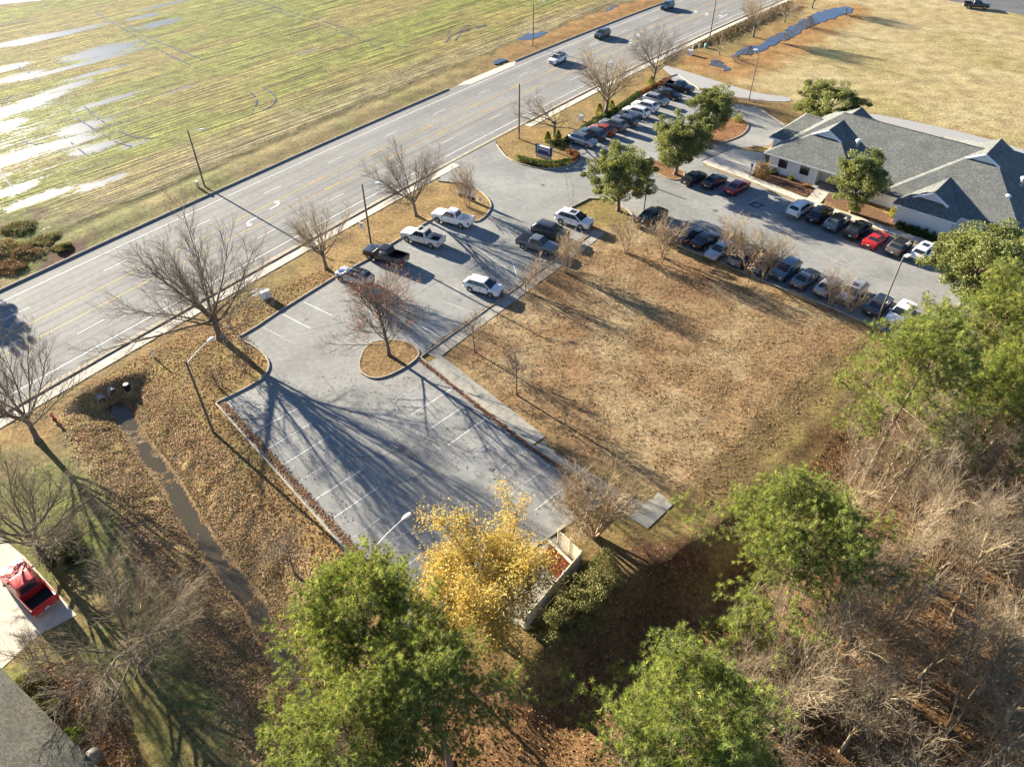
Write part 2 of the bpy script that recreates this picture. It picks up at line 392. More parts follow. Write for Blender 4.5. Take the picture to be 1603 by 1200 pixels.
# straw field beyond the clinic
w, _ = zone([(1085, 105), (1180, 140), (1250, 165), (1350, 176), (1500, 205), (1603, 235), (1800, 300), (2600, 500), (2600, 60), (1600, -120), (1330, -100), (1240, 60), (1180, 85), (1110, 92)], 2, 3)
C = lerp(C, (.38, .31, .16), w); C = lerp(C, (.42, .355, .20), w*sstep(.45, .6, n_big)*.6); C = lerp(C, (.29, .25, .10), w*sstep(.55, .68, fbm(X, Y, 14, 4, 52))*.6)
leafm = leafm*(1-w)+w*.08
w2 = sstep(-2.5, 2.5, 5-d_line(X, Y, GP([(1100, 95), (1150, 112), (1200, 85), (1260, 55), (1330, 15)]))+(n_mid-.5)*6); C = lerp(C, (.30, .155, .05), w2*.8)
# soggy patches of the field: (px, py, half-length, half-width in metres)
WET = [(90, 56, 13, 2.0), (30, 66, 9, 1.6), (160, 82, 9, 4.2), (150, 96, 12, 1.2), (115, 106, 12, 1.2), (150, 116, 8, 1.0), (226, 27, 5, 1.6), (251, 38, 6, 2.0), (262, 8, 12, .9),
       (35, 121, 5, 2.2), (12, 108, 5, 2), (14, 175, 6, 3.0), (40, 168, 4, 2.4), (2, 200, 5, 3), (130, 200, 5, 2), (92, 228, 5, 2.0), (118, 222, 4, 1.8), (146, 233, 4.5, 1.8), (150, 292, 3.2, 1.2), (180, 281, 2.5, .9),
       (170, 159, 7, 1.2), (108, 137, 6, 1.6), (66, 155, 6, 2), (282, 142, 4, .6), (20, 250, 8, 2.0), (70, 310, 6, 1.4), (20, 300, 4, 1.5), (40, 240, 6, 1.5), (128, 205, 4, 2), (482, 82, 4, .5), (210, 228, 3, 1)]
rd = (math.cos(R(51)), math.sin(R(51)))
for px, py, a, b in WET:
    cx, cy = G(px, py); u = (X-cx)*rd[0]+(Y-cy)*rd[1]; v = -(X-cx)*rd[1]+(Y-cy)*rd[0]
    wet = np.maximum(wet, np.exp(-((u/a)**2+(v/b)**2)*.9))
# a general sogginess toward the low left corner of the field
gl = G(40, 220); wet = np.maximum(wet, .40*np.exp(-(((X-gl[0])/26)**2+((Y-gl[1])/32)**2))*fld)
Z = height(X, Y)
Z = Z+rough_amt*((n_fine-.5)*.07+(n_mid-.5)*.06)*(1-.5*rowm)+rough_amt*(1-sstep(2, 4.8, DD))*sstep(.9, 1.6, DD)*(fbm(X, Y, .8, 2, 61)-.5)*.28
Z = np.where(paved > 0, np.minimum(Z, -.03), Z)
F = (np.arange(len(gy)-1)[:, None]*len(gx)+np.arange(len(gx)-1)[None, :]).ravel()
F = np.stack([F, F+1, F+1+len(gx), F+len(gx)], 1)

t = NT('ground_cover')
a = t.n('VertexColor', {'layer_name': 'Col'}).outputs[0]
mk = t.n('SeparateColor', Color=t.n('VertexColor', {'layer_name': 'Mask'}).outputs[0])
leaf_m, wet_m, row_m = mk.outputs[0], mk.outputs[1], mk.outputs[2]
n1 = t.noise(.35, 6); n2 = t.noise(2.2, 6, .65); n3 = t.noise(12, 4, .75)
base = t.mix(1.0, a, t.ramp(n2, [(.28, (.42, .41, .38)), (.5, (1, 1, 1)), (.72, (1.5, 1.46, 1.38))]), 'MULTIPLY')
base = t.mix(1.0, base, t.ramp(n3, [(.32, (.52, .51, .48)), (.5, (1, 1, 1)), (.68, (1.42, 1.38, 1.3))]), 'MULTIPLY')
base = t.mix(1.0, base, t.ramp(n1, [(.35, (.74, .71, .68)), (.65, (1.2, 1.2, 1.16))]), 'MULTIPLY')
rv = t.mapping((.05, 1.9, 1), (0, 0, -R(51)), t.n('VectorMath', {'operation': 'ADD'}, _0=t.obj(), _1=t.n('VectorMath', {'operation': 'SCALE'}, _0=t.n('TexNoise', Scale=.05, Detail=3).outputs[1], Scale=6.0).outputs[0]).outputs[0])
nr = t.noise(1.0, 5, .6, rv)
base = t.mix(row_m, base, t.mix(1.0, base, t.ramp(nr, [(.36, (.30, .28, .24)), (.44, (.72, .70, .64)), (.52, (1, 1, 1)), (.62, (1.4, 1.42, 1.2))]), 'MULTIPLY'))
vo = t.n('TexVoronoi', {'feature': 'F1'}); vo.inputs['Scale'].default_value = 7.5; vo.inputs['Randomness'].default_value = 1.0; t.set(vo.inputs['Vector'], t.obj())
vc = t.n('SeparateColor', Color=vo.outputs['Color'])
lcol = t.ramp(vc.outputs[1], [(0, (.13, .06, .03)), (.3, (.27, .125, .05)), (.6, (.38, .22, .10)), (.85, (.38, .25, .13)), (1, (.42, .31, .19))])
lm = t.math('MULTIPLY', t.math('MULTIPLY', t.math('LESS_THAN', vc.outputs[0], t.math('MULTIPLY', leaf_m, .75)), t.math('LESS_THAN', vo.outputs['Distance'], t.math('MULTIPLY', t.math('ADD', n3, vc.outputs[2]), .5))), .65)
base = t.mix(lm, base, lcol)
hgt = t.math('ADD', t.math('MULTIPLY', n2, .6), t.math('ADD', t.math('MULTIPLY', n3, .35), t.math('MULTIPLY', t.math('MULTIPLY', nr, row_m), 2.2)))
hgt = t.math('ADD', hgt, t.math('MULTIPLY', lm, .2))
nrm = t.bump(hgt, .9, .2)
dry = t.pbr(base, .95, nrm, spec=.15)
wn_ = t.noise(1.0, 8, .72, t.mapping((.16, 1.3, 1), (0, 0, -R(51))))
wf = t.math('ADD', wet_m, t.math('ADD', t.math('MULTIPLY', t.math('SUBTRACT', wn_, .5), 1.3), t.math('MULTIPLY', t.math('SUBTRACT', nr, .5), -1.1)))
wf = t.math('ADD', wf, t.math('MULTIPLY', t.math('SUBTRACT', n2, .5), .7))
wf = t.math('ADD', wf, t.math('MULTIPLY', t.math('SUBTRACT', n3, .5), .9))
wfac = t.mapr(wf, .44, .58, 0, 1)
water = t.pbr((.07, .065, .05), .38, t.bump(t.noise(5, 3), .25, .03), spec=1.0, IOR=1.6)
mx = t.n('MixShader'); t.set(mx.inputs[0], wfac); t.t.links.new(dry, mx.inputs[1]); t.t.links.new(water, mx.inputs[2])
M['ground'] = t.done(mx.outputs[0])
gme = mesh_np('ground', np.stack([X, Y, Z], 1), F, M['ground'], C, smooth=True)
set_col(gme, 'Mask', np.stack([leafm, wet, rowm], 1))
tag(add('ground', gme), kind='structure')

# ---- asphalt
def m_asphalt(name, col, streak_uv=False, patch=.2, crack=True):
    t = NT(name); n1 = t.noise(.16, 6, .6); n2 = t.noise(1.6, 6, .65); n3 = t.noise(22, 3, .7)
    c = t.mix(t.mapr(n1, .3, .7, 0, 1), tuple(x*(1-patch) for x in col), tuple(x*(1+patch) for x in col))
    c = t.mix(1.0, c, t.ramp(n2, [(.3, (.82, .82, .83)), (.7, (1.15, 1.15, 1.13))]), 'MULTIPLY')
    c = t.mix(1.0, c, t.ramp(n3, [(.3, (.8, .8, .8)), (.7, (1.2, 1.2, 1.2))]), 'MULTIPLY')
    if streak_uv:
        uv = t.n('UVMap').outputs[0]
        sx = t.n('SeparateXYZ', Vector=uv)
        ns = t.noise(1.0, 5, .6, t.mapping((.015, 1.1, 1), vec=uv))
        c = t.mix(1.0, c, t.ramp(ns, [(.3, (.82, .82, .82)), (.5, (1, 1, 1)), (.7, (1.16, 1.15, 1.13))]), 'MULTIPLY')
        wv = t.math('ABSOLUTE', t.math('SINE', t.math('MULTIPLY', sx.outputs[1], math.pi/1.63)))      # wheel paths, polished paler
        ab = t.math('ABSOLUTE', sx.outputs[1]); ln = t.math('MINIMUM', t.math('ABSOLUTE', t.math('SUBTRACT', ab, 6.35)), t.math('ABSOLUTE', t.math('SUBTRACT', ab, 3.1)))
        ln = t.math('MINIMUM', ln, t.math('ABSOLUTE', sx.outputs[1]))
        c = t.mix(t.math('MULTIPLY', t.mapr(ln, .0, .16, .5, 0), t.mapr(ns, .35, .6, 1.0, .15)), c, tuple(x*.4 for x in col))
        c = t.mix(1.0, c, t.ramp(wv, [(0, (.90, .90, .90)), (.6, (1.04, 1.04, 1.03))]), 'MULTIPLY')
    if crack:
        vo = t.n('TexVoronoi', {'feature': 'DISTANCE_TO_EDGE'}); vo.inputs['Scale'].default_value = .11
        t.set(vo.inputs['Vector'], t.n('VectorMath', {'operation': 'ADD'}, _0=t.obj(), _1=t.n('TexNoise', Scale=.8, Detail=5).outputs[1]).outputs[0])
        c = t.mix(t.math('LESS_THAN', vo.outputs[0], .0035), c, tuple(x*.35 for x in col))
        bl = t.noise(.45, 3, .5)
        c = t.mix(t.mapr(bl, .66, .74, 0, .45), c, tuple(x*.45 for x in col))
    else:
        c = t.mix(t.mapr(t.noise(1.0, 4, .6), .66, .72, 0, .55), c, tuple(x*.4 for x in col))
        c = t.mix(t.mapr(t.noise(.35, 5, .7), .60, .72, 0, .4), c, tuple(x*1.5 for x in col))
        c = t.mix(t.mapr(t.noise(.09, 6, .7), .50, .62, 0, .45), c, tuple(x*.68 for x in col))
    return t.done(t.pbr(c, .88, t.bump(n3, .25, .01), spec=.25))
M['asphalt'] = m_asphalt('lot_asphalt', (.25, .25, .235), crack=False)
M['road'] = m_asphalt('road_asphalt', (.215, .213, .20), True, .08, False)
M['far_asphalt'] = m_asphalt('far_road_asphalt', (.12, .12, .125))
t = NT('gravel'); n = t.noise(14, 3, .8); n2 = t.noise(.8, 5)
M['gravel'] = t.done(t.pbr(t.mix(n, t.mix(n2, (.20, .20, .20), (.30, .29, .28)), (.42, .41, .39)), .95, t.bump(n, .5, .03), spec=.15))
t = NT('still_water'); n = t.noise(1.5, 3)
M['water'] = t.done(t.pbr((.05, .055, .06), .06, t.bump(n, .03, .02), spec=1.0, IOR=1.5))
M['rut_water'] = m_plain('rut_water', (.05, .045, .035), .25, .1, 3, spec=.9)
t = NT('ditch_water'); n = t.noise(1.1, 8, .72); n2 = t.noise(7, 4, .7)
sc = t.mapr(n, .61, .66, 0, 1)
M['ditch_water'] = t.done(t.pbr(t.mix(sc, (.07, .06, .04), t.mix(n2, (.22, .17, .11), (.42, .36, .28))), t.mapr(sc, 0, 1, .08, .9), t.bump(n2, .2, .03), spec=.5, IOR=1.33))

def sheet(name, poly, z, m, kind='structure', parent=None, uv=None):
    if sum(poly[i][0]*poly[(i+1) % len(poly)][1]-poly[(i+1) % len(poly)][0]*poly[i][1] for i in range(len(poly))) < 0: poly = poly[::-1]
    b_ = MB().prism(poly, z-.16, z); b_.f.pop(0); me = b_.mesh(name, m)
    o = add(name, me, parent)
    if kind: tag(o, kind=kind)
    return o
sv = np.arange(-60, 290, 2.5)
def road_strip(name, o0, o1, z, m, s0=None, s1=None, parent=None, kind=None, step=2.5):
    ss = np.arange(s0, s1+.01, (s1-s0)/max(1, math.ceil((s1-s0)/step))) if s0 is not None else sv
    V = []; F2 = []
    for s in ss: V += [(*road_pt(s, o0), z), (*road_pt(s, o1), z)]
    for i in range(len(ss)-1): F2.append((2*i, 2*i+2, 2*i+3, 2*i+1))
    me = mesh_py(name, V, F2, m)
    uvl = me.uv_layers.new(name='UVMap')
    for lp in me.loops:
        i = lp.vertex_index; uvl.data[lp.index].uv = (ss[i//2], o0 if i % 2 == 0 else o1)
    o = add(name, me, parent)
    if kind: tag(o, kind=kind)
    return o
PZ = .02
road = road_strip('road', -10.55, 10.6, .012, M['road'], kind='structure')
sheetlot = sheet('parking_lot', LOT, PZ, M['asphalt'])
for nm, o0 in (('edge_line', 8.23), ('edge_line', -8.46)):
    road_strip(nm, o0-.075, o0+.075, .02, M['white_line'], parent=road)
for o0 in (1.61, -1.66):
    road_strip('centre_line', o0-.2, o0-.075, .02, M['yellow_line'], parent=road)
    for k in range(-3, 20):                                              # broken inner yellow line of the turning lane
        s0 = 91.6+12.4*k+6; o1 = o0+(.12 if o0 > 0 else -.32)-.0
        road_strip('centre_dash', o0+.02, o0+.13, .02, M['yellow_line'], s0, s0+3.2, road)
for o0, ph in ((4.6, 91.6), (-4.67, 83.0)):
    for k in range(-9, 15):
        s0 = ph+12.4*k
        road_strip('lane_dash', o0-.06, o0+.06, .02, M['white_line'], s0, s0+3.2, road)
road_strip('gutter', -10.55, -9.9, .0165, M['kerb'], parent=road)
# turn arrows in the middle lane
def turn_arrow(px, py, flip, through=False):
    x, y = G(px, py); s, o = s_off(np.array([x]), np.array([y])); ang = road_ang(float(s[0]))+(math.pi if flip else 0)
    b = MB()
    pts = [(-1.5, -.09), (-.2, -.09), (.35, .1), (.6, .5), (.6, .75)]
    pts2 = [(-1.5, .14), (-.3, .14), (.1, .28), (.3, .55), (.3, .75)]
    for i in range(4): b.quad((*pts[i], .021), (*pts[i+1], .021), (*pts2[i+1], .021), (*pts2[i], .021))
    b.poly([(-.1, .75, .021), (1.0, .75, .021), (.45, 1.25, .021)])
    if through:
        b.quad((-.3, -.09, .022), (1.6, -.09, .022), (1.6, .12, .022), (-.3, .12, .022)); b.poly([(1.6, -.3, .022), (2.5, .02, .022), (1.6, .34, .022)])
    o = b.build('turn_arrow', M['white_line'], None, (x, y, 0), ang); o.parent = road
    return o
turn_arrow(436, 321, False); turn_arrow(388, 347, True); turn_arrow(1001, 56, False); turn_arrow(983, 65, True)
turn_arrow(1091, 19, False); turn_arrow(1109, 23, False); turn_arrow(1131, 26.5, False, True)

# ---- kerbs
def kerb(name, pts, closed=False, w=.17, h=.15, side=1, smooth=0, z=0.0):
    if smooth: pts = smooth_poly(pts, smooth, closed)
    n = len(pts); V = []; F2 = []
    for i in range(n):
        a = pts[(i-1) % n] if (closed or i > 0) else pts[i]; b = pts[(i+1) % n] if (closed or i < n-1) else pts[i]
        tx, ty = b[0]-a[0], b[1]-a[1]; L = math.hypot(tx, ty)+1e-9; nx, ny = -ty/L*side, tx/L*side
        x, y = pts[i]
        V += [(x, y, z-.05), (x+nx*.02, y+ny*.02, z+h), (x+nx*w, y+ny*w, z+h), (x+nx*w, y+ny*w, z-.05)]
    for i in range(n if closed else n-1):
        j = (i+1) % n
        for k in range(3): F2.append((4*i+k, 4*j+k, 4*j+k+1, 4*i+k+1))
    if not closed: F2 += [(0, 1, 2, 3), (4*n-1, 4*n-2, 4*n-3, 4*n-4)]
    o = add(name, mesh_py(name, V, F2, M['kerb'])); tag(o, kind='structure'); return o
kerb('kerb', [road_pt(s, 10.6) for s in np.arange(-60, 105, 2.5)], side=1, h=.2)
kerb('kerb', [road_pt(s, 10.6) for s in np.arange(123, 290, 2.5)], side=1, h=.2)
kerb('kerb', [road_pt(s, -10.55) for s in np.arange(-60, 77, 2.5)], side=-1)
kerb('kerb', [road_pt(s, -10.55) for s in np.arange(98, 290, 2.5)], side=-1)
P = GP(LOT_PX)
ix = lambda p: LOT_PX.index(p)
kerb('kerb', smooth_poly(P[ix((339.6, 631.3)):ix((398, 541))+2], 1, False), side=1)
kerb('kerb', P[ix((374, 529)):ix((682, 341))+1], side=1)
kerb('kerb', smooth_poly(P[ix((682, 341)):ix((686, 283))+1], 1, False), side=1)
kerb('kerb', smooth_poly(P[ix((777, 227)):ix((892, 226))+1], 1, False), side=1)
kerb('kerb', P[ix((892, 226)):ix((1094, 140))+1], side=1)
kerb('kerb', P[ix((1174, 167)):ix((1228, 197))+1], side=1)
kerb('kerb', P[ix((1105, 262)):ix((1500, 408))+1], side=1)
kerb('kerb', P[ix((1490, 560)):ix((905, 345))+1], side=1)
kerb('kerb', P[ix((930, 362)):ix((940, 786))+1], side=1, h=.11, w=.14)
kerb('kerb', P[ix((640, 985)):]+[P[0]], side=1)
kerb('kerb', P[ix((940, 786)):ix((745, 914))+1], side=1, h=.1)
# concrete drive apron across the road
sheet('concrete_apron', [road_pt(105, 10.58), road_pt(107.5, 9.1), road_pt(121, 9.1), road_pt(123, 10.58), road_pt(121, 11.0), road_pt(107.5, 11.0)], .026, M['concrete'])
# raised planting islands in the lots
ISL = {'west': [(656, 561), (631, 579), (597, 594), (574, 592), (560, 579), (562, 560), (575, 538), (600, 531), (640, 534), (658, 549)],
       'east': [(1105, 223), (1120, 227), (1157, 216), (1172, 203), (1172, 192), (1160, 186), (1125, 184), (1098, 194), (1092, 210)],
       'mid': [(1012, 262), (1030, 273), (1050, 283), (1066, 282), (1076, 271), (1042, 254), (1018, 251)]}
ICOL = {'west': (.21, .14, .065), 'east': (.24, .12, .055), 'mid': (.22, .12, .055)}
for k, pts in ISL.items():
    pl = smooth_poly(GP(pts), 2)
    A = sum(pl[i][0]*pl[(i+1) % len(pl)][1]-pl[(i+1) % len(pl)][0]*pl[i][1] for i in range(len(pl)))
    o = sheet('planting_island', pl, .12, M['ground']); set_col(o.data, 'Col', np.array([ICOL[k]])); set_col(o.data, 'Mask', np.array([[.75, 0, 0]]))
    kerb('kerb', pl, True, side=1 if A > 0 else -1, h=.145)
# ---- concrete walks laid in slabs
def slab_mesh(w, l, z0=-.03, z1=.03):
    b = MB(); e = .012
    b.v += [(-l/2+e, -w/2, z0), (l/2-e, -w/2, z0), (l/2-e, w/2, z0), (-l/2+e, w/2, z0), (-l/2+e, -w/2, z1), (l/2-e, -w/2, z1), (l/2-e, w/2, z1), (-l/2+e, w/2, z1)]
    b.f += [(4, 5, 6, 7), (0, 1, 5, 4), (1, 2, 6, 5), (2, 3, 7, 6), (3, 0, 4, 7)]
    return b
walk = empty('sidewalk'); tag(walk, kind='structure')
me = slab_mesh(1.35, 1.55, -.03, .05).mesh('slab', M['concrete'])
for s in np.arange(-40, 270, 1.55):
    if 78.0 < s < 97: continue
    x, y = road_pt(s, -11.65); o = add('slab', me, walk, (x, y, random.uniform(-.008, .006)), road_ang(s))
def slab_run(name, p0, p1, width, m, n, z1=.035):
    """a straight run of slabs between two ground points"""
    r = empty(name); tag(r, kind='structure')
    dx, dy = p1[0]-p0[0], p1[1]-p0[1]; L = math.hypot(dx, dy); me = slab_mesh(width, L/n, -.03, z1).mesh('slab', m)
    for i in range(n):
        tt = (i+.5)/n; add('slab', me, r, (p0[0]+dx*tt, p0[1]+dy*tt, random.uniform(-.008, .006)), math.atan2(dy, dx))
    return r
def mid(a, b): return ((a[0]+b[0])/2, (a[1]+b[1])/2)
slab_run('footpath', mid(G(657, 557), G(693, 556)), mid(G(930, 363), G(948, 361)), 1.75, M['concrete_old'], 20)
slab_run('footpath', mid(G(660, 563), G(700, 561)), mid(G(833, 698), G(850, 684)), 1.9, M['concrete_old'], 12)
sheet('footpath_end', GP([(836, 701), (891, 743), (966, 797), (1014, 827), (1055, 788), (1030, 770), (1023, 779), (1012, 785), (997, 783), (966, 764), (915, 735), (905, 727), (893, 724), (884, 716), (872, 712), (866, 703), (858, 700), (855, 693), (850, 690)]), .03, M['concrete_old'])
# walk in front of the clinic, apron and gravel lane
fr = [(1105, 259), (1173, 284), (1262, 320.5), (1340, 348.5), (1420, 376), (1500, 404)]
for a, b, n in zip(fr[:-1], fr[1:], (5, 6, 5, 5, 5)):
    pa, pb = G(*a), G(*b); dx, dy = pb[0]-pa[0], pb[1]-pa[1]; L = math.hypot(dx, dy); nx, ny = -dy/L*.95, dx/L*.95
    slab_run('footpath', (pa[0]+nx, pa[1]+ny), (pb[0]+nx, pb[1]+ny), 1.5, M['concrete'], n, .05)
sheet('concrete_apron', GP([(1099, 253), (1150, 232.5), (1196, 240), (1200, 256), (1176, 280), (1106, 257)]), .028, M['concrete'])
sheet('gravel_lane', smooth_poly(GP([(1030, 100), (1075, 112), (1140, 133), (1190, 147), (1236, 152), (1240, 160), (1190, 158), (1130, 148), (1080, 133), (1050, 118)]), 1), .024, M['gravel'])
sheet('gravel_lane', smooth_poly(GP([(1355, 176), (1430, 190), (1540, 215), (1620, 240), (1620, 262), (1530, 236), (1430, 208), (1360, 186)]), 1), .024, M['gravel'])
sheet('far_road', GP([(1380, -22), (1460, -4), (1530, 10), (1620, 27), (1720, 52), (1720, 10), (1603, -12), (1450, -40)]), .02, M['far_asphalt'])
sheet('farm_lane', GP([(-60, 15), (0, 9), (60, 3), (120, -3), (120, -8), (60, -4), (0, 1), (-60, 8)]), .2, M['concrete_old'])
sheet('driveway', GP([(-120, 800), (-30, 815), (40, 872), (120, 962), (62, 992), (0, 1048), (-200, 1150)]), .02, M['concrete'])
# ---- standing water
def blob(pts, z, m, name='puddle', smooth=2):
    p = smooth_poly(GP(pts), smooth); p = resample(p+[p[0]], .45)
    p = [(x+(float(fbm(np.array([x]), np.array([y]), 1.6, 3, 71)[0])-.5)*2.4, y+(float(fbm(np.array([x]), np.array([y]), 1.6, 3, 72)[0])-.5)*2.4) for x, y in p]
    return sheet(name, p, z, m)
blob([(1185, 75), (1200, 62), (1225, 50), (1255, 32), (1290, 15), (1330, 10), (1336, 18), (1310, 27), (1280, 38), (1262, 44), (1240, 58), (1215, 68), (1190, 80), (1176, 86)], .035, M['water'], 'pond')
blob([(1140, 88), (1165, 75), (1183, 69), (1190, 76), (1172, 85), (1150, 90)], .03, M['water'])
blob([(1105, 100), (1118, 94), (1130, 95), (1138, 104), (1143, 112), (1135, 113), (1125, 104), (1112, 103)], .03, M['water'])
blob([(805, 63), (822, 55), (850, 50), (862, 50), (845, 59), (825, 65)], .19, M['water'])
blob([(768, 101), (780, 94), (790, 94), (786, 99), (775, 103)], .19, M['water'])
blob([(944, 20), (955, 12), (970, 9), (962, 16), (950, 21)], .19, M['water'])
def rut(pts, w=.45, z=.19):
    p = resample(smooth_poly(GP(pts), 2, False), 1.1); V = []; F2 = []
    for i, (x, y) in enumerate(p):
        a = p[max(i-1, 0)]; b = p[min(i+1, len(p)-1)]; tx, ty = b[0]-a[0], b[1]-a[1]; L = math.hypot(tx, ty)+1e-9
        ww = w*(.35+.65*abs(math.sin(i*.9+x)))*random.uniform(.5, 1.1)/2; V += [(x-ty/L*ww, y+tx/L*ww, z), (x+ty/L*ww, y-tx/L*ww, z)]
    on = True
    for i in range(len(p)-1):
        if random.random() < .12: on = not on
        if on or random.random() < .35: F2.append((2*i, 2*i+1, 2*i+3, 2*i+2))
    o = add('water_rut', mesh_py('water_rut', V, F2, M['rut_water'])); tag(o, kind='structure')
for r_ in [[(148, 20), (200, 50), (252, 82), (300, 104), (330, 118)], [(200, 42), (240, 64), (280, 80), (325, 98)], [(120, 186), (160, 212), (185, 226), (215, 233)],
           [(132, 168), (160, 192), (200, 214), (225, 219), (260, 216)], [(28, 104), (48, 117), (65, 129)], [(370, 2), (430, 18), (500, 40), (545, 55)], [(384, 0), (440, 15), (510, 36), (560, 52), (610, 72), (650, 76)],
           [(392, 146), (404, 158), (400, 170), (392, 180)], [(412, 138), (430, 150), (434, 160), (420, 172), (396, 181)], [(545, 54), (580, 72), (600, 78)],
           [(690, 64), (694, 56), (715, 46), (740, 40)], [(698, 68), (705, 58), (725, 48), (765, 40)], [(712, 66), (718, 56), (740, 47), (785, 36)],
           [(100, 215), (120, 232), (140, 247)], [(36, 218), (40, 226), (60, 228), (75, 224)], [(0, 265), (10, 285), (25, 298)], [(10, 160), (14, 152), (30, 149)], [(0, 42), (20, 37), (50, 31)]]:
    rut(r_)
# ---- stream in the ditch
sp = resample(smooth_poly(STREAM, 2, False), .5); V = []; F2 = []
for i, (x, y) in enumerate(sp):
    a = sp[max(i-1, 0)]; b = sp[min(i+1, len(sp)-1)]; tx, ty = b[0]-a[0], b[1]-a[1]; L = math.hypot(tx, ty)+1e-9
    wl = 1.7; V += [(x-ty/L*wl, y+tx/L*wl, STREAM_Z), (x+ty/L*wl, y-tx/L*wl, STREAM_Z)]
for i in range(len(sp)-1): F2.append((2*i, 2*i+1, 2*i+3, 2*i+2))
o = add('stream', mesh_py('stream', V, F2, M['ditch_water'])); tag(o, kind='structure')
# ---- stall markings
def line2(a, b, w=.1, m='worn_line', z=.026):
    (x0, y0), (x1, y1) = a, b; L = math.hypot(x1-x0, y1-y0); ang = math.atan2(y1-y0, x1-x0)
    o = MB().quad((0, -w/2, 0), (L, -w/2, 0), (L, w/2, 0), (0, w/2, 0)).build('stall_line', M[m], sheetlot, (x0, y0, z), ang); return o
for a, b in [((371.9, 656), (444.6, 616.3)), ((394.4, 678.5), (467.1, 638.4)), ((416.8, 703.8), (489, 660.9)), ((441.6, 728.4), (514, 683.8)), ((464.7, 755.9), (539.1, 709)), ((490, 784), (566, 735.3)), ((521.6, 811), (592.8, 761.9)), ((553, 841), (622, 792)), ((590, 864), (655.3, 819.6)), ((622, 895), (690, 847)),
             ((617.9, 626.7), (680.1, 587.5)), ((644, 649.3), (710.5, 606.5)), ((672, 672), (724, 637)), ((701, 697), (760, 655)), ((731.2, 722.2), (799.4, 673.5)), ((762, 748), (832, 697)), ((803.6, 770.4), (864.2, 724)), ((838, 798), (900, 750)),
             ((412, 512), (457, 536)), ((443, 492), (486, 514)), ((476, 473), (520, 494)), ((630, 383), (680, 403)), ((600, 402), (650, 424)), ((713, 452), (770, 472)), ((690, 470), (740, 489)), ((665, 487), (717, 507)), ((640, 503), (694, 527)),
             ((760, 417), (778, 405)), ((774, 407), (779, 428)), ((788, 407), (795, 434)), ((803, 412), (811, 438)), ((821, 424), (829, 445)), ((680, 355), (728, 372)),
             ((1130, 302), (1152, 296)), ((1173, 318), (1197, 306)), ((1207, 321), (1220, 309)), ((1228, 330), (1240, 316))]:
    line2(G(*a), G(*b), .1, 'white_line' if random.random() < .6 else 'worn_line')
east_d = [(925, 232), (944, 216), (957, 209), (974, 204), (990, 197), (1003, 185), (1020, 178), (1037, 167), (1058, 160), (1078, 152)]
for p in east_d:
    x, y = G(*p); line2((x, y), (x+5*math.cos(R(142)), y+5*math.sin(R(142))), .1)
for i in range(9):
    x, y = G(1235+26.5*i, 335+9.6*i); line2((x, y), (x+5*math.cos(R(44)), y+5*math.sin(R(44))), .1)
# wheelchair symbols of the disabled stalls
def wheelchair(px, py):
    x, y = G(px, py); b = MB().quad((-.75, -.75, 0), (.75, -.75, 0), (.75, .75, 0), (-.75, .75, 0))
    o = b.build('disabled_stall_panel', M['stall_blue'], sheetlot, (x, y, .027), R(44))
    s = MB(); rr = .36
    for i in range(14):
        a0 = R(-200+i*20); a1 = R(-200+(i+1)*20)
        s.quad((rr*math.cos(a0)-.1, rr*math.sin(a0)-.15, .004), (rr*math.cos(a1)-.1, rr*math.sin(a1)-.15, .004), ((rr-.08)*math.cos(a1)-.1, (rr-.08)*math.sin(a1)-.15, .004), ((rr-.08)*math.cos(a0)-.1, (rr-.08)*math.sin(a0)-.15, .004))
    s.quad((-.14, -.1, .005), (-.04, -.1, .005), (-.04, .4, .005), (-.14, .4, .005)); s.quad((-.1, -.1, .006), (.3, -.1, .006), (.3, -.02, .006), (-.1, -.02, .006)); s.quad((.26, -.45, .005), (.34, -.45, .005), (.34, -.05, .005), (.26, -.05, .005))
    s.lathe([(.08, .004), (.08, .006)], 10, (-.09, .5, 0))
    s.build('wheelchair_symbol', M['white_line'], o)
wheelchair(1183, 321); wheelchair(1136, 304)

# tar cracks, patches and oil stains on the paving
rng_c = np.random.default_rng(200)
def crack(pts, w=.05):
    p = resample(smooth_poly(GP(pts), 1, False), .5); V = []; F2 = []
    for i, (x, y) in enumerate(p):
        a = p[max(i-1, 0)]; b = p[min(i+1, len(p)-1)]; tx, ty = b[0]-a[0], b[1]-a[1]; L = math.hypot(tx, ty)+1e-9; k = rng_c.normal(0, .09)
        x, y = x-ty/L*k, y+tx/L*k; ww = w*rng_c.uniform(.3, 1.0)/2; V += [(x-ty/L*ww, y+tx/L*ww, .0235), (x+ty/L*ww, y-tx/L*ww, .0235)]
    for i in range(len(p)-1):
        if rng_c.random() < .9: F2.append((2*i, 2*i+1, 2*i+3, 2*i+2))
    add('tar_crack', mesh_py('tar_crack', V, F2, M['tar']), sheetlot)
M['tar'] = m_plain('tar', (.06, .06, .06), .7, .2, 3)
for c_ in [[(470, 520), (560, 500), (640, 470), (700, 430)], [(560, 640), (620, 690), (690, 740), (770, 800)], [(430, 640), (520, 620), (560, 600)], [(500, 700), (580, 720), (640, 700)], [(620, 760), (700, 720), (780, 690)], [(780, 300), (830, 320), (880, 330)], [(885, 270), (890, 300), (893, 322)], [(890, 268), (897, 295), (896, 322)],
           [(700, 380), (740, 400), (790, 400)], [(1060, 320), (1150, 345), (1250, 390), (1330, 420)], [(1290, 395), (1340, 420), (1420, 450)], [(1000, 300), (1060, 330), (1100, 350)], [(640, 400), (600, 460), (560, 520)], [(745, 300), (800, 285), (860, 290)]]:
    crack(c_, .07)
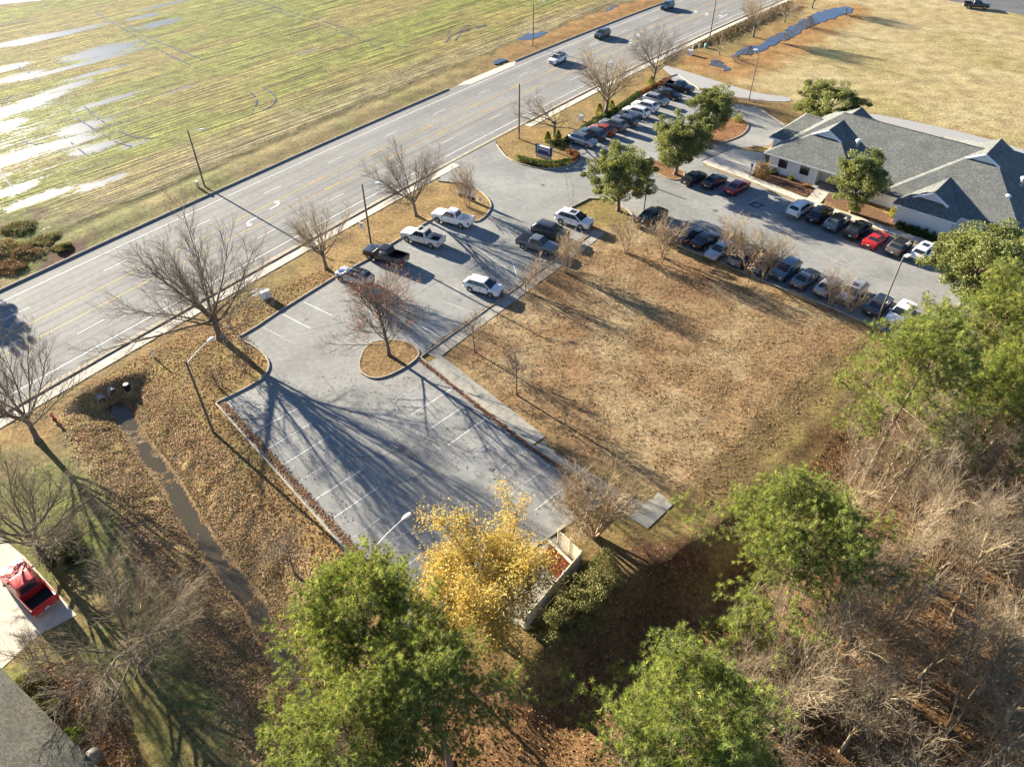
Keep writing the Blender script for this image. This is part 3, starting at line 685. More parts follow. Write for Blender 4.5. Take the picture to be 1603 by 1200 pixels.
def stain(x, y, r):
    n = 14; o = [(x+r*rng_c.uniform(.5, 1.1)*math.cos(6.283*i/n), y+r*rng_c.uniform(.5, 1.1)*math.sin(6.283*i/n)) for i in range(n)]
    add('oil_stain', mesh_py('oil_stain', [(a, b, .0225) for a, b in smooth_poly(o, 1)], [range(2*n)], M['stain']), sheetlot)
M['stain'] = m_plain('oil_stained_asphalt', (.12, .12, .115), .6, .3, 4)
for px, py, r_ in [(630, 703, .55), (645, 716, .35), (648, 700, .25), (565, 743, .3), (412, 668, .3), (450, 692, .3), (500, 745, .35), (660, 648, .3), (700, 672, .3), (770, 735, .35), (480, 500, .35), (720, 470, .3), (690, 440, .3), (640, 440, .35), (1195, 322, .4), (1232, 335, .4), (1215, 312, .3), (975, 215, .4), (1120, 330, .5), (850, 290, .4), (1040, 185, .4), (1010, 200, .4)]:
    stain(*G(px, py), r_)
# ================================================================== TREES
def norm(v): return v/(np.linalg.norm(v, axis=-1, keepdims=True)+1e-9)
def tubes(P, Rr, S):
    """P (B,N,3), Rr (B,N) -> verts, faces of B tapered tubes with S sides"""
    B, N, _ = P.shape
    T = np.empty_like(P); T[:, 1:-1] = P[:, 2:]-P[:, :-2]; T[:, 0] = P[:, 1]-P[:, 0]; T[:, -1] = P[:, -1]-P[:, -2]; T = norm(T)
    ref = np.where(np.abs(T[..., 2:3]) < .9, np.array([0, 0, 1.]), np.array([1., 0, 0]))
    A = norm(np.cross(T, ref)); Bn = np.cross(T, A)
    th = np.arange(S)*2*np.pi/S
    V = P[:, :, None, :]+(A[:, :, None, :]*np.cos(th)[:, None]+Bn[:, :, None, :]*np.sin(th)[:, None])*Rr[:, :, None, None]
    b = np.arange(B)[:, None, None]*N*S; i = np.arange(N-1)[None, :, None]*S; j = np.arange(S)[None, None, :]; j2 = (j+1) % S
    Fq = np.stack([b+i+j, b+i+j2, b+i+S+j2, b+i+S+j], -1).reshape(-1, 4)
    return V.reshape(-1, 3), Fq
def path(base, d, L, N, wander, trop, rng):
    B = len(base); P = np.empty((B, N, 3)); P[:, 0] = base; d = norm(d)
    for k in range(1, N):
        d = norm(d+rng.normal(0, wander, (B, 3))+np.array([0, 0, trop])/N)
        P[:, k] = P[:, k-1]+d*(L/(N-1))[:, None]
    return P
def children(P, Rr, n, t0, t1, L, ang, N, wander, trop, rr, rng, lfall=.5, end=.35, rmin=.006):
    B, NP, _ = P.shape
    bi = np.repeat(np.arange(B), n); t = (np.tile(np.arange(n), B)+rng.uniform(0, 1, B*n))/n*(t1-t0)+t0
    f = t*(NP-1); i = np.minimum(f.astype(int), NP-2); f = (f-i)[:, None]
    base = P[bi, i]*(1-f)+P[bi, i+1]*f; tan = norm(P[bi, i+1]-P[bi, i]); rl = Rr[bi, i]*(1-f[:, 0])+Rr[bi, i+1]*f[:, 0]
    ref = np.where(np.abs(tan[:, 2:3]) < .9, np.array([0, 0, 1.]), np.array([1., 0, 0])); A = norm(np.cross(tan, ref)); Bn = np.cross(tan, A)
    az = np.tile(np.arange(n)*2.39996, B)+np.repeat(rng.uniform(0, 6.28, B), n)+rng.normal(0, .4, B*n)
    a = np.radians(rng.uniform(ang[0], ang[1], B*n))
    d = tan*np.cos(a)[:, None]+(A*np.cos(az)[:, None]+Bn*np.sin(az)[:, None])*np.sin(a)[:, None]
    Lc = L*(1-lfall*(t-t0)/(t1-t0+1e-6))*rng.uniform(.65, 1.25, B*n)
    C2 = path(base, d, Lc, N, wander, trop, rng)
    r0 = np.maximum(np.minimum(rl*.85, rr*rng.uniform(.75, 1.2, B*n)), rmin)
    R2 = np.maximum(r0[:, None]*np.linspace(1, end, N)[None, :], rmin*.6)
    return C2, R2
def join(parts):
    Vs, Fs, n = [], [], 0
    for V, F in parts: Vs.append(V); Fs.append(F+n); n += len(V)
    return np.concatenate(Vs), np.concatenate(Fs)
def trunk_path(h, r, lean=(0, 0), N=7, rng=RNG, wander=.04, flare=1.5, end=.6):
    P = path(np.zeros((1, 3)), np.array([[lean[0], lean[1], 1.]]), np.array([h]), N, wander, .3, rng)
    rad = np.linspace(1, end, N)*r; rad[0] *= flare
    P[:, 0, 2] -= .15
    return P, rad[None, :]
TREE_DB = {}
def bare_tree(key, trunk, levels, seed, split=2, bark='bark', twig='twig', stems=None):
    """trunk (h, r, lean); levels: list of dicts; returns [(part, mesh), ...]"""
    rng = np.random.default_rng(seed); lv = []
    if stems:
        n, spread, L, r = stems; az = rng.uniform(0, 6.28, n); sp = rng.uniform(spread[0], spread[1], n)
        d = np.stack([np.cos(az)*np.tan(sp), np.sin(az)*np.tan(sp), np.ones(n)], 1)
        P = path(np.stack([np.cos(az)*.15, np.sin(az)*.15, np.full(n, -.1)], 1), d, L*rng.uniform(.75, 1.15, n), 8, .07, .12, rng)
        Rr = r*rng.uniform(.7, 1.2, n)[:, None]*np.linspace(1, .3, 8)[None, :]
    else:
        P, Rr = trunk_path(trunk[0], trunk[1], trunk[2] if len(trunk) > 2 else (0, 0), rng=rng)
    lv.append((P, Rr, 8))
    for k, q in enumerate(levels):
        P, Rr = children(P, Rr, q['n'], q.get('t0', .3), q.get('t1', 1.0), q['L'], q['ang'], q.get('N', 4), q.get('w', .12), q.get('trop', .1), q['r'], rng, q.get('fall', .4), q.get('end', .35), q.get('rmin', .008))
        lv.append((P, Rr, 6 if k == 0 else (4 if k == 1 else 3)))
    low = join([tubes(*l) for l in lv[:split]]); up = join([tubes(*l) for l in lv[split:]])
    res = [('trunk', mesh_np('trunk', *low, M[bark], smooth=True)), ('branches', mesh_np('branches', *up, M[twig], smooth=True))]
    TREE_DB[key] = (res, lv); return res
def leaf_quads(pts, size, palette, rng, per=1, jit=0.0, flat=.0):
    """leaf-sized quads at the points"""
    n = len(pts)*per; c = np.repeat(pts, per, 0)+rng.normal(0, jit, (n, 3)) if jit else np.repeat(pts, per, 0)
    a = norm(rng.normal(0, 1, (n, 3))*np.array([1, 1, 1-flat])); b = norm(np.cross(a, norm(rng.normal(0, 1, (n, 3))))) 
    s = rng.uniform(size[0], size[1], n)[:, None]; a = a*s; b = b*s*.55
    V = np.stack([c-a, c+b, c+a, c-b], 1).reshape(-1, 3)
    F = np.arange(n*4).reshape(-1, 4)
    pal = np.array(palette); ci = rng.integers(0, len(pal), n); col = pal[ci]*rng.uniform(.75, 1.25, (n, 1))
    return V, F, np.repeat(col, 4, 0)
def leaf_crown(name, shape, seed, lobes, leaves, size, palette, mat='leaf', lobe_r=(.7, 1.3), fill=.55):
    """shape: (rx, ry, rz, cz, kind) crown of leafy lobes"""
    rng = np.random.default_rng(seed); rx, ry, rz, cz = shape
    d = norm(rng.normal(0, 1, (lobes, 3))); d[:, 2] = np.abs(d[:, 2])*np.where(rng.random(lobes) < .64, 1, -.85)
    rad = rng.uniform(fill, 1.0, lobes)**.6*rng.uniform(.72, 1.16, lobes)
    azl = np.arctan2(d[:, 1], d[:, 0]); rad = rad*(1+.16*np.sin(3*azl+seed)+.13*np.sin(2*azl+d[:, 2]*4+seed*2)+.10*np.sin(5*d[:, 2]+azl+seed))
    c = d*rad[:, None]*np.array([rx, ry, rz])+np.array([0, 0, cz])
    lr = rng.uniform(lobe_r[0], lobe_r[1], lobes)
    per = int(leaves/lobes); li = np.repeat(np.arange(lobes), per)
    dd = norm(rng.normal(0, 1, (len(li), 3))); rr = rng.uniform(.25, 1, len(li))**.5
    pts = c[li]+dd*(lr[li]*rr)[:, None]*np.array([1, 1, .8])
    V, F, col = leaf_quads(pts, size, palette, rng)
    shade = np.repeat(np.repeat(rng.uniform(.78, 1.2, lobes), per), 4)[:, None]
    return mesh_np(name, V, F, M[mat], col*shade)
def limbs(key, h, r, crown, seed, n=9, bark='bark'):
    rng = np.random.default_rng(seed); P, Rr = trunk_path(h, r, rng=rng)
    rx, ry, rz, cz = crown
    P1, R1 = children(P, Rr, n, .35, 1.0, max(rx, rz)*1.1, (25, 65), 5, .1, .15, r*.4, rng, .35)
    P2, R2 = children(P1, R1, 5, .35, 1.0, rx*.5, (25, 60), 4, .12, .1, r*.15, rng, .35)
    return mesh_np('trunk', *join([tubes(P, Rr, 8), tubes(P1, R1, 5), tubes(P2, R2, 4)]), M[bark], smooth=True)
OAKG = [(.165, .195, .055), (.21, .235, .075), (.125, .155, .045), (.28, .285, .12)]
def evergreen(key, h, crown, seed, leaves=9000, size=(.055, .115), lobes=150, pal=OAKG, lobe_r=(.35, .8)):
    TREE_DB[key] = ([('trunk', limbs(key, h, .22, crown, seed)), ('crown', leaf_crown('crown', crown, seed, lobes, leaves, size, pal, 'leaf', lobe_r))], None)
def needle_tufts(pts, dirs, rng, per=22, L=(.18, .30), w=.018, pal=None):
    n = len(pts); m = n*per; c = np.repeat(pts, per, 0); dr = np.repeat(dirs, per, 0)
    v = norm(rng.normal(0, 1, (m, 3))+dr*.85); ln = rng.uniform(L[0], L[1], m)[:, None]
    side = norm(np.cross(v, rng.normal(0, 1, (m, 3))))*w
    c = c+v*.03
    V = np.stack([c-side, c+side, c+v*ln], 1).reshape(-1, 3); F = np.arange(m*3).reshape(-1, 3)
    pal = np.array(pal); col = np.repeat(pal[rng.integers(0, len(pal), n)]*rng.uniform(.55, 1.4, (n, 1)), per, 0)*rng.uniform(.85, 1.15, (m, 1))
    return V, F, np.repeat(col, 3, 0)
PINEG = [(.175, .225, .055), (.22, .26, .07), (.125, .17, .045), (.28, .305, .10)]
def pine(key, h, r, first, reach, seed, nl=34, lean=(0, 0), subs=8, per=20, tw=5, pal=PINEG, top=1.0):
    rng = np.random.default_rng(seed)
    P = path(np.zeros((1, 3)), np.array([[lean[0], lean[1], 1.]]), np.array([h]), 12, .025, .15, rng); rad = np.linspace(1, .18, 12)*r; rad[0] *= 1.3; P[:, 0, 2] -= .15
    Rr = rad[None, :]
    t = np.sort(rng.uniform(first, 1.0, nl)); f = t*11; i = np.minimum(f.astype(int), 10); f = (f-i)[:, None]
    base = P[0, i]*(1-f)+P[0, i+1]*f; az = np.arange(nl)*2.39996+rng.normal(0, .3, nl)
    q = (t-first)/(1-first)
    L1 = reach*(.55+.45*np.sin(np.clip(q*1.25+.25, 0, 1)*np.pi))*rng.uniform(.5, 1.25, nl)*(1-.30*q)
    el = np.radians(rng.uniform(-10, 18, nl)+q*34)
    d = np.stack([np.cos(az)*np.cos(el), np.sin(az)*np.cos(el), np.sin(el)], 1)
    P1 = path(base, d, L1, 6, .07, .22, rng); R1 = (r*.24*(1-.5*q))[:, None]*np.linspace(1, .3, 6)[None, :]
    P2, R2 = children(P1, R1, subs, .28, 1.0, reach*.34, (25, 65), 4, .1, .18, r*.07, rng, .5)
    P3, R3 = children(P2, R2, tw, .3, 1.0, reach*.13, (20, 60), 3, .12, .25, r*.03, rng, .3)
    wood = mesh_np('trunk', *join([tubes(P, Rr, 8), tubes(P1, R1, 5), tubes(P2, R2, 4), tubes(P3, R3, 3)]), M['pine_bark'], smooth=True)
    tips = np.concatenate([P3[:, -1], P3[::2, 1], P2[:, -1], P2[:, 2], P1[:, -1]]); dirs = np.concatenate([norm(P3[:, -1]-P3[:, -2]), norm(P3[::2, -1]-P3[::2, 0]), norm(P2[:, -1]-P2[:, -2]), norm(P2[:, -1]-P2[:, -2]), norm(P1[:, -1]-P1[:, -2])])
    V, F, col = needle_tufts(tips, dirs, rng, per, pal=pal)
    TREE_DB[key] = ([('trunk', wood), ('crown', mesh_np('crown', V, F, M['needle'], col))], None)
def place(key, name, loc, label, group=None, rz=0.0, sc=1.0, cat='tree', extra=None, tilt=None):
    o = empty(name, loc, rz); o.scale = (sc, sc, sc) if not hasattr(sc, '__len__') else sc
    if tilt: o.rotation_euler = (tilt[0], tilt[1], rz)
    for pn, me in TREE_DB[key][0]: add(pn, me, o)
    tag(o, label, cat, group); return o
def at(px, py, z=None):
    x, y = G(px, py)
    for _ in range(3):
        zz = hz(x, y); x, y = G(px, py, zz)
    return (x, y, zz)
def tips_of(key, lvl=-1): return TREE_DB[key][1][lvl][0][:, -1]

# ---- bare broad-leaved trees
OAK = [dict(n=13, t0=.55, L=7.0, ang=(18, 62), N=8, w=.055, trop=.30, r=.11, fall=.15, end=.22), dict(n=11, t0=.2, L=3.0, ang=(16, 42), N=5, w=.07, trop=.16, r=.036, rmin=.013), dict(n=8, t0=.2, L=1.5, ang=(16, 42), N=4, w=.08, trop=.1, r=.017, rmin=.010), dict(n=4, t0=.25, L=.8, ang=(16, 42), N=3, w=.1, trop=.05, r=.01, rmin=.008)]
bare_tree('oak_a', (3.4, .36, (-.12, .06)), [dict(OAK[0], n=18, L=10.2, r=.125, ang=(22, 80), trop=.24), dict(OAK[1], n=12, L=3.7), OAK[2], OAK[3]], 11)
bare_tree('oak_b', (2.8, .25, (.02, .05)), [dict(OAK[0], n=12, L=6.2, r=.09), dict(OAK[1], L=2.6, n=10), OAK[2], OAK[3]], 12)
bare_tree('willow_oak', (2.2, .30), [dict(OAK[0], n=10, t0=.4, L=5.2, ang=(30, 75)), dict(OAK[1], n=10, L=2.6), dict(OAK[2], n=8), dict(OAK[3], n=5, L=.8)], 13, twig='twig')
MAP = [dict(n=14, t0=.22, L=4.2, ang=(30, 58), N=6, w=.08, trop=.25, r=.07, fall=.55, end=.3), dict(n=8, t0=.25, L=1.8, ang=(22, 50), N=4, w=.1, trop=.12, r=.028, rmin=.012), dict(n=6, t0=.2, L=.9, ang=(20, 55), N=3, w=.13, trop=.08, r=.014, rmin=.009), dict(n=3, t0=.3, L=.45, ang=(20, 55), N=3, w=.15, r=.01, rmin=.008)]
bare_tree('maple', (5.4, .16), [dict(MAP[0], n=22, L=5.2, t0=.18, ang=(28, 62), r=.05, w=.05, fall=.45), dict(MAP[1], n=10), dict(MAP[2], n=6), dict(MAP[3], n=3)], 14)
bare_tree('street', (2.4, .22), [dict(OAK[0], n=12, t0=.5, L=5.0, ang=(16, 54), r=.075), dict(OAK[1], n=9, L=2.2), dict(OAK[2], n=6, L=1.1), dict(OAK[3], n=4, L=.6)], 15, twig='twig_pale')
bare_tree('spread', (2.0, .18), [dict(OAK[0], n=8, t0=.55, L=3.4, ang=(35, 80), r=.08), dict(OAK[1], n=7, L=1.7), dict(OAK[2], n=5, L=.9), dict(OAK[3], n=4, L=.5)], 16, twig='twig_pale')
CR = [dict(n=6, t0=.25, L=1.9, ang=(15, 40), N=5, w=.09, trop=.2, r=.035, fall=.3, rmin=.016), dict(n=5, t0=.2, L=1.0, ang=(18, 45), N=3, w=.12, trop=.1, r=.02, rmin=.013), dict(n=4, t0=.3, L=.5, ang=(20, 50), N=3, w=.14, r=.013, rmin=.011)]
bare_tree('crape', None, CR, 17, bark='crape_bark', twig='twig_pale', stems=(5, (.1, .42), 3.3, .06))
bare_tree('crape_b', None, [dict(CR[0], n=8), dict(CR[1], n=6), dict(CR[2], n=5)], 18, bark='crape_bark', twig='twig_pale', stems=(6, (.08, .36), 3.4, .06))
bare_tree('crape_big', None, [dict(CR[0], n=9, L=2.4), dict(CR[1], n=7, L=1.2), dict(CR[2], n=5, L=.6)], 19, bark='crape_bark', twig='twig_pale', stems=(12, (.12, .62), 4.6, .09))
bare_tree('sapling', (2.6, .05), [dict(n=15, t0=.3, L=1.6, ang=(25, 50), N=4, w=.08, trop=.25, r=.02, rmin=.010), dict(n=8, L=.75, ang=(20, 45), N=3, r=.011, rmin=.008), dict(n=4, L=.35, ang=(20, 50), N=3, r=.008, rmin=.007)], 20, bark='twig')
bare_tree('shrub', None, [dict(CR[0], n=7, L=1.0), dict(CR[1], n=5, L=.5)], 21, split=1, bark='twig', twig='twig', stems=(8, (.1, .5), 2.6, .03))
WD = [dict(n=9, t0=.28, L=2.8, ang=(14, 38), N=5, w=.06, trop=.35, r=.026, fall=.35, rmin=.012), dict(n=7, t0=.2, L=1.5, ang=(15, 38), N=4, w=.07, trop=.2, r=.014, rmin=.009), dict(n=5, t0=.25, L=.8, ang=(16, 40), N=3, w=.08, r=.009, rmin=.0075)]
for k in range(6):
    bare_tree('wood%d' % k, None if k < 4 else (6.5, .10, (.05, .03)), WD if k < 4 else [dict(WD[0], n=18, t0=.25, L=3.6, r=.035)]+WD[1:], 30+k, bark=['twig_pale', 'twig_grey'][k % 2], twig=['twig_grey', 'twig_pale', 'twig_grey'][k % 3], stems=(3+k, (.03, .30), 7.0+.6*k, .06) if k < 4 else None)
bare_tree('pale_tree', (4.0, .12, (.1, 0)), [dict(n=8, t0=.3, L=3.4, ang=(25, 55), N=6, w=.22, trop=.2, r=.07, rmin=.02), dict(n=6, L=1.5, ang=(25, 60), N=5, w=.3, r=.035, rmin=.016), dict(n=4, L=.7, ang=(25, 60), N=4, w=.3, r=.02, rmin=.012)], 40, bark='crape_bark', twig='crape_bark')
bare_tree('grey_tree', (3.0, .22, (.05, .1)), [dict(OAK[0], n=14, t0=.25, L=6.0, ang=(25, 78), r=.08, w=.1), dict(OAK[1], n=11, L=2.8, w=.12), dict(OAK[2], n=8, L=1.3, w=.13), dict(OAK[3], n=5, L=.7, w=.15)], 41, twig='twig_grey')
for me in ('grey_tree',): pass

place('oak_a', 'oak_tree', at(345, 529), 'largest leafless oak, spreading over the road beside the lot kerb', rz=2.6, sc=1.08, tilt=(R(-2), R(-4)))
place('oak_b', 'oak_tree', at(60, 690), 'leafless oak left of the culvert beside the sidewalk', 'leafless roadside trees', rz=.5, sc=1.12)
t3 = place('maple', 'maple_tree', at(609, 557), 'leafless maple with red leaf tips on the lot island', rz=.3, sc=1.22)
place('oak_b', 'oak_tree', at(652, 338), 'leafless oak behind the white pickup at the road entrance', 'leafless roadside trees', rz=2.2, sc=1.02)
place('crape_b', 'crape_myrtle', at(732, 324), 'multi-stemmed bare tree in front of the white banner sign', rz=.4, sc=1.15)
place('street', 'street_tree', at(511, 421), 'smaller leafless tree on the verge above the silver crossover', 'leafless roadside trees', rz=1.2, sc=1.08)
place('spread', 'street_tree', at(868, 214), 'low flat-topped leafless tree behind the blue monument sign', 'leafless roadside trees', rz=.4, sc=(1.7, 1.7, 1.2))
place('street', 'street_tree', at(948, 180), 'tall leafless tree between two conical shrubs by the parked row', 'leafless roadside trees', rz=2.9, sc=(1.6, 1.6, 1.5))
place('oak_b', 'street_tree', at(1022, 130), 'leafless tree with a rounded shrub at its foot', 'leafless roadside trees', rz=4.2, sc=(1.05, 1.05, 1.08))
place('spread', 'street_tree', at(1126, 86), 'short pruned leafless tree beside the green dome pedestal', 'leafless trees by the pond', rz=1.9, sc=.72)
place('street', 'street_tree', at(1179, 58), 'leafless tree on the left bank of the roadside pond', 'leafless trees by the pond', rz=1.0, sc=1.15)
place('spread', 'street_tree', at(1228, 35), 'leafless tree beside the middle of the roadside pond', 'leafless trees by the pond', rz=3.0, sc=1.0)
place('street', 'street_tree', at(1271, 13), 'leafless tree at the far end of the roadside pond', 'leafless trees by the pond', rz=4.0, sc=1.0)
for i, (px, py, k, sc, lab) in enumerate([
        (980, 396, 'crape', 1.15, 'tan multi-stemmed bare tree on the lawn corner below the big evergreen'), (1037, 403, 'crape_b', 1.15, 'tan multi-stemmed bare tree beside the black wagon at the lawn edge'),
        (885, 427, 'crape_b', 1.12, 'bare multi-stemmed tree in front of the grey pickup'), (832, 461, 'crape', 1.0, 'bare multi-stemmed tree on the lawn right of the white crossover'),
        (1146, 414, 'crape_b', 1.25, 'leftmost of three bare tan trees hiding the parked cars'), (1170, 428, 'crape', 1.3, 'middle of three bare tan trees hiding the parked cars'), (1195, 437, 'crape_b', 1.2, 'rightmost of three bare tan trees, left of the blue car'),
        (1300, 477, 'crape', 1.0, 'bare tan tree between the silver sedan and the silver wagon'), (1330, 489, 'crape', .95, 'bare tan tree at the lawn kerb left of the leaning lamp post')]):
    place(k, 'crape_myrtle', at(px, py), lab, 'bare multi-stemmed trees along the lawn', rz=i*1.7, sc=sc)
place('sapling', 'young_tree', at(743, 551), 'thin bare sapling at the lawn edge below the white crossover', 'bare saplings', rz=.7, sc=(1.5, 1.5, 1.35))
place('sapling', 'young_tree', at(809, 618), 'thin bare sapling on the lawn beside the long footpath', 'bare saplings', rz=2.2, sc=(1.8, 1.8, 1.6))
place('crape_big', 'crape_myrtle', at(930, 838), 'wide multi-stemmed bare tree between the fence and the footpath end', rz=.4, sc=1.12)
place('sapling', 'young_tree', at(461, 898), 'thin bare sapling between the stream and the near pines', 'bare saplings', rz=4.1, sc=(1.7, 1.7, 1.5))
place('shrub', 'bare_shrub', at(345, 605), 'reddish bare shrub behind the tall left lamp post', 'bare shrubs in the lot corner', cat='shrub', sc=1.0)
place('shrub', 'bare_shrub', at(381, 581), 'bare shrub on the kerbed point below the largest oak', 'bare shrubs in the lot corner', rz=2, cat='shrub', sc=.95)
place('grey_tree', 'grey_tree', at(222, 1050), 'grey leafless tree with dense twigs behind the red pickup', rz=.4, sc=1.0)
place('grey_tree', 'grey_tree', at(72, 872), 'grey leafless tree at the left edge above the red pickup', rz=2.6, sc=1.1)
place('shrub', 'bare_shrub', at(48, 1030), 'bare shrub at the corner of the concrete driveway', cat='shrub', rz=1, sc=.95)
place('pale_tree', 'pale_tree', at(1545, 1235), 'pale crooked leafless tree in the bottom right corner', rz=.9, sc=1.0)
# red leaves left on the island maple
pts = tips_of('maple', 3); rng = np.random.default_rng(3); sel = pts[(rng.random(len(pts)) < .55) & (pts[:, 2] > 3.6)]
V, F, col = leaf_quads(sel, (.05, .10), [(.50, .11, .06), (.42, .16, .08), (.55, .20, .09)], rng, 1, .05)
add('red_leaves', mesh_np('red_leaves', V, F, M['autumn'], col), t3)
# ---- yellow maple by the fence
bare_tree('gold', (5.0, .24), [dict(n=16, t0=.25, L=5.6, ang=(22, 55), N=7, w=.08, trop=.3, r=.09, fall=.35, end=.3), dict(n=9, t0=.25, L=2.3, ang=(22, 50), N=4, w=.1, trop=.15, r=.03, rmin=.012), dict(n=7, t0=.2, L=1.1, ang=(20, 55), N=3, w=.13, r=.014, rmin=.009)], 50)
rng = np.random.default_rng(51); p2 = TREE_DB['gold'][1][3][0].reshape(-1, 3); p2 = p2[p2[:, 2] > 2.0]
hh = p2[:, 2]; keep = rng.random(len(p2)) < np.clip(.22+.09*(hh-2), .2, .85)
V, F, col = leaf_quads(p2[keep], (.045, .085), [(.52, .40, .11), (.58, .46, .14), (.50, .34, .08), (.48, .41, .14), (.38, .35, .12), (.56, .42, .12), (.34, .32, .10)], rng, 22, .22)
TREE_DB['gold'][0].append(('crown', mesh_np('crown', V, F, M['autumn'], col)))
place('gold', 'maple_tree', (*G(768, 990), 0), 'golden yellow maple in leaf beside the cream fence', rz=.8, sc=(1.32, 1.32, 1.12))
# ---- broad evergreens
evergreen('ever_a', 3.4, (3.5, 3.3, 3.2, 3.9), 60, 44000)
evergreen('ever_b', 3.2, (2.9, 2.8, 2.9, 3.7), 61, 36000)
evergreen('ever_c', 4.0, (2.4, 2.4, 3.5, 4.3), 62, 34000)
place('ever_a', 'evergreen_oak', (*G(968, 330), 0), 'round dark evergreen tree nearest the entrance, on the lawn corner', 'evergreens around the clinic lot', sc=1.22)
place('ever_b', 'evergreen_oak', (*G(1057, 274), .1), 'round evergreen tree on the island beside the black sedans', 'evergreens around the clinic lot', rz=1.0, sc=1.32)
place('ever_c', 'evergreen_oak', (*G(1108, 219), .1), 'dark evergreen tree on the kerbed island farthest from the lawn', 'evergreens around the clinic lot', rz=2.0, sc=(1.3, 1.3, 1.05))
place('ever_a', 'evergreen_oak', (*G(1288, 200), 0), 'wide evergreen tree behind the clinic roof by the straw field', 'evergreens around the clinic lot', rz=3.0, sc=(1.45, 1.45, 1.0))
place('ever_c', 'evergreen_oak', (*G(1333, 333), 0), 'evergreen tree in front of the clinic wall by the entry path', 'evergreens around the clinic lot', rz=4.0, sc=(1.28, 1.28, 1.08))
place('ever_a', 'evergreen_oak', (*G(1503, 482), 0), 'large evergreen tree at the right end of the parked rows', 'evergreens around the clinic lot', rz=5.0, sc=(1.5, 1.5, 1.35))
place('ever_b', 'evergreen_oak', (-70.5, 75, 0), 'dense evergreen tree across the road, outside the left edge', 'evergreens across the road', rz=1.0, sc=1.0)
# ---- pines
pine('pine_a', 13.5, .26, .38, 6.6, 70, 50, per=24, tw=6, subs=9)
pine('pine_b', 12.0, .22, .30, 6.2, 71, 52, per=24, tw=6, subs=9)
pine('pine_c', 15.0, .25, .42, 6.6, 72, 42, (.12, .06), subs=8, per=24, tw=6)
pine('pine_d', 11.5, .24, .66, 7.4, 74, 40, subs=10, per=24, tw=6)
pine('pine_s', 5.0, .09, .2, 1.9, 73, 22, subs=5, tw=3, per=20)
def pine_at(key, px, py, zc, label, rz=0, sc=1.0, tilt=None, name='pine_tree'):
    x, y = G(px, py, zc); return place(key, name, (x, y, hz(x, y)), label, 'pine trees', rz, sc, tilt=tilt)
pine_at('pine_b', 575, 985, 8.5, 'bushy pine left of the golden maple, hiding the lot corner', .4, 1.0)
pine_at('pine_c', 690, 1095, 9.0, 'tall open pine below the golden maple with radiating branches', 1.9, .82)
pine_at('pine_a', 545, 1150, 8.5, 'bushy pine at the bottom edge beside the ditch', 3.1, .85)
pine_at('pine_d', 1262, 838, 9.5, 'pine between the lawn strip and the brown thicket', 2.4, .98)
pine_at('pine_b', 1068, 1185, 8, 'bushy pine at the bottom centre of the woodland edge', 5.2, 1.12)
pine_at('pine_c', 1438, 580, 11, 'leaning pine with a bare pale trunk at the lawn strip', 3.6, 1.0)
pine_at('pine_a', 1560, 500, 11, 'tall pine at the right edge behind the large evergreen', 4.2, 1.0)
pine_at('pine_b', 1600, 590, 10, 'pine at the right edge above the brown thicket', .9, 1.0)
pine_at('pine_s', 1172, 975, 3.6, 'small young pine at the woodland edge below the mown strip', .5, 1.2)
pine_at('pine_s', 1088, 990, 2.2, 'tiny young pine beside the shaded grass', 2.5, .62)
# ---- leafless thicket on the right
WOOD = GP([(1440, 610), (1300, 740), (1190, 880), (1130, 1010), (980, 1120), (900, 1230), (1100, 1420), (2000, 1420), (2200, 900), (1900, 600), (1700, 560)])
rng = np.random.default_rng(80); wp = np.array(WOOD); lo, hi = wp.min(0), wp.max(0); got = []
while len(got) < 88:
    q = rng.uniform(lo, hi, (200, 2)); sd = sd_poly(q[:, 0], q[:, 1], WOOD)
    for (x, y), s_ in zip(q, sd):
        if s_ > .3 and all((x-a)**2+(y-b)**2 > 4.2 for a, b in got):
            dep = y*math.cos(PITCH)+CAM_H*math.sin(PITCH); px = CX+FPX*x/dep; v = (y*math.sin(PITCH)-CAM_H*math.cos(PITCH))/dep; py = CY-FPX*v
            if px < 1680 and py < 1330: got.append((x, y))
            if len(got) >= 88: break
for i, (x, y) in enumerate(got):
    sc = rng.uniform(.7, 1.2)
    place('wood%d' % (i % 6), 'thicket_tree', (x, y, hz(x, y)), 'slender leafless tree of the brown thicket on the right', 'leafless trees of the thicket', rng.uniform(0, 6.28), (sc, sc, sc*rng.uniform(.8, 1.15)), tilt=(rng.normal(0, .06), rng.normal(0, .06)))
# ---- hedges, shrubs and low plants
def bush_mesh(seed, rx, ry, rz, leaves=900, size=(.05, .11), pal=OAKG, mat='leaf', core=True):
    rng = np.random.default_rng(seed); d = norm(rng.normal(0, 1, (leaves, 3))); d[:, 2] = np.abs(d[:, 2])
    lump = 1+.2*np.sin(d[:, 0]*5+seed)+.18*np.cos(d[:, 1]*6+d[:, 2]*4+seed)+rng.normal(0, .06, leaves)
    p = d*(rng.uniform(.72, 1.03, leaves)*lump)[:, None]*np.array([rx, ry, rz])
    V, F, col = leaf_quads(p, size, pal, rng); return mesh_np('foliage', V, F, M[mat], col)
def bush(name, px, py, r, h, label, pal=OAKG, seed=1, group=None, leaves=900, size=(.05, .11), z0=0, mat='leaf', loc=None):
    x, y = loc or G(px, py); o = empty(name, (x, y, z0+hz(x, y)))
    add('foliage', bush_mesh(seed, r, r, h, leaves, size, pal, mat), o)
    b = MB()
    for k in range(5):
        a = k*1.256; b.tube([(0, 0, -.05), (math.cos(a)*r*.25, math.sin(a)*r*.25, h*.4), (math.cos(a)*r*.5, math.sin(a)*r*.5, h*.75)], [.03, .02, .01], 5)
    b.build('stem', M['bark'], o); tag(o, label, 'shrub', group); return o
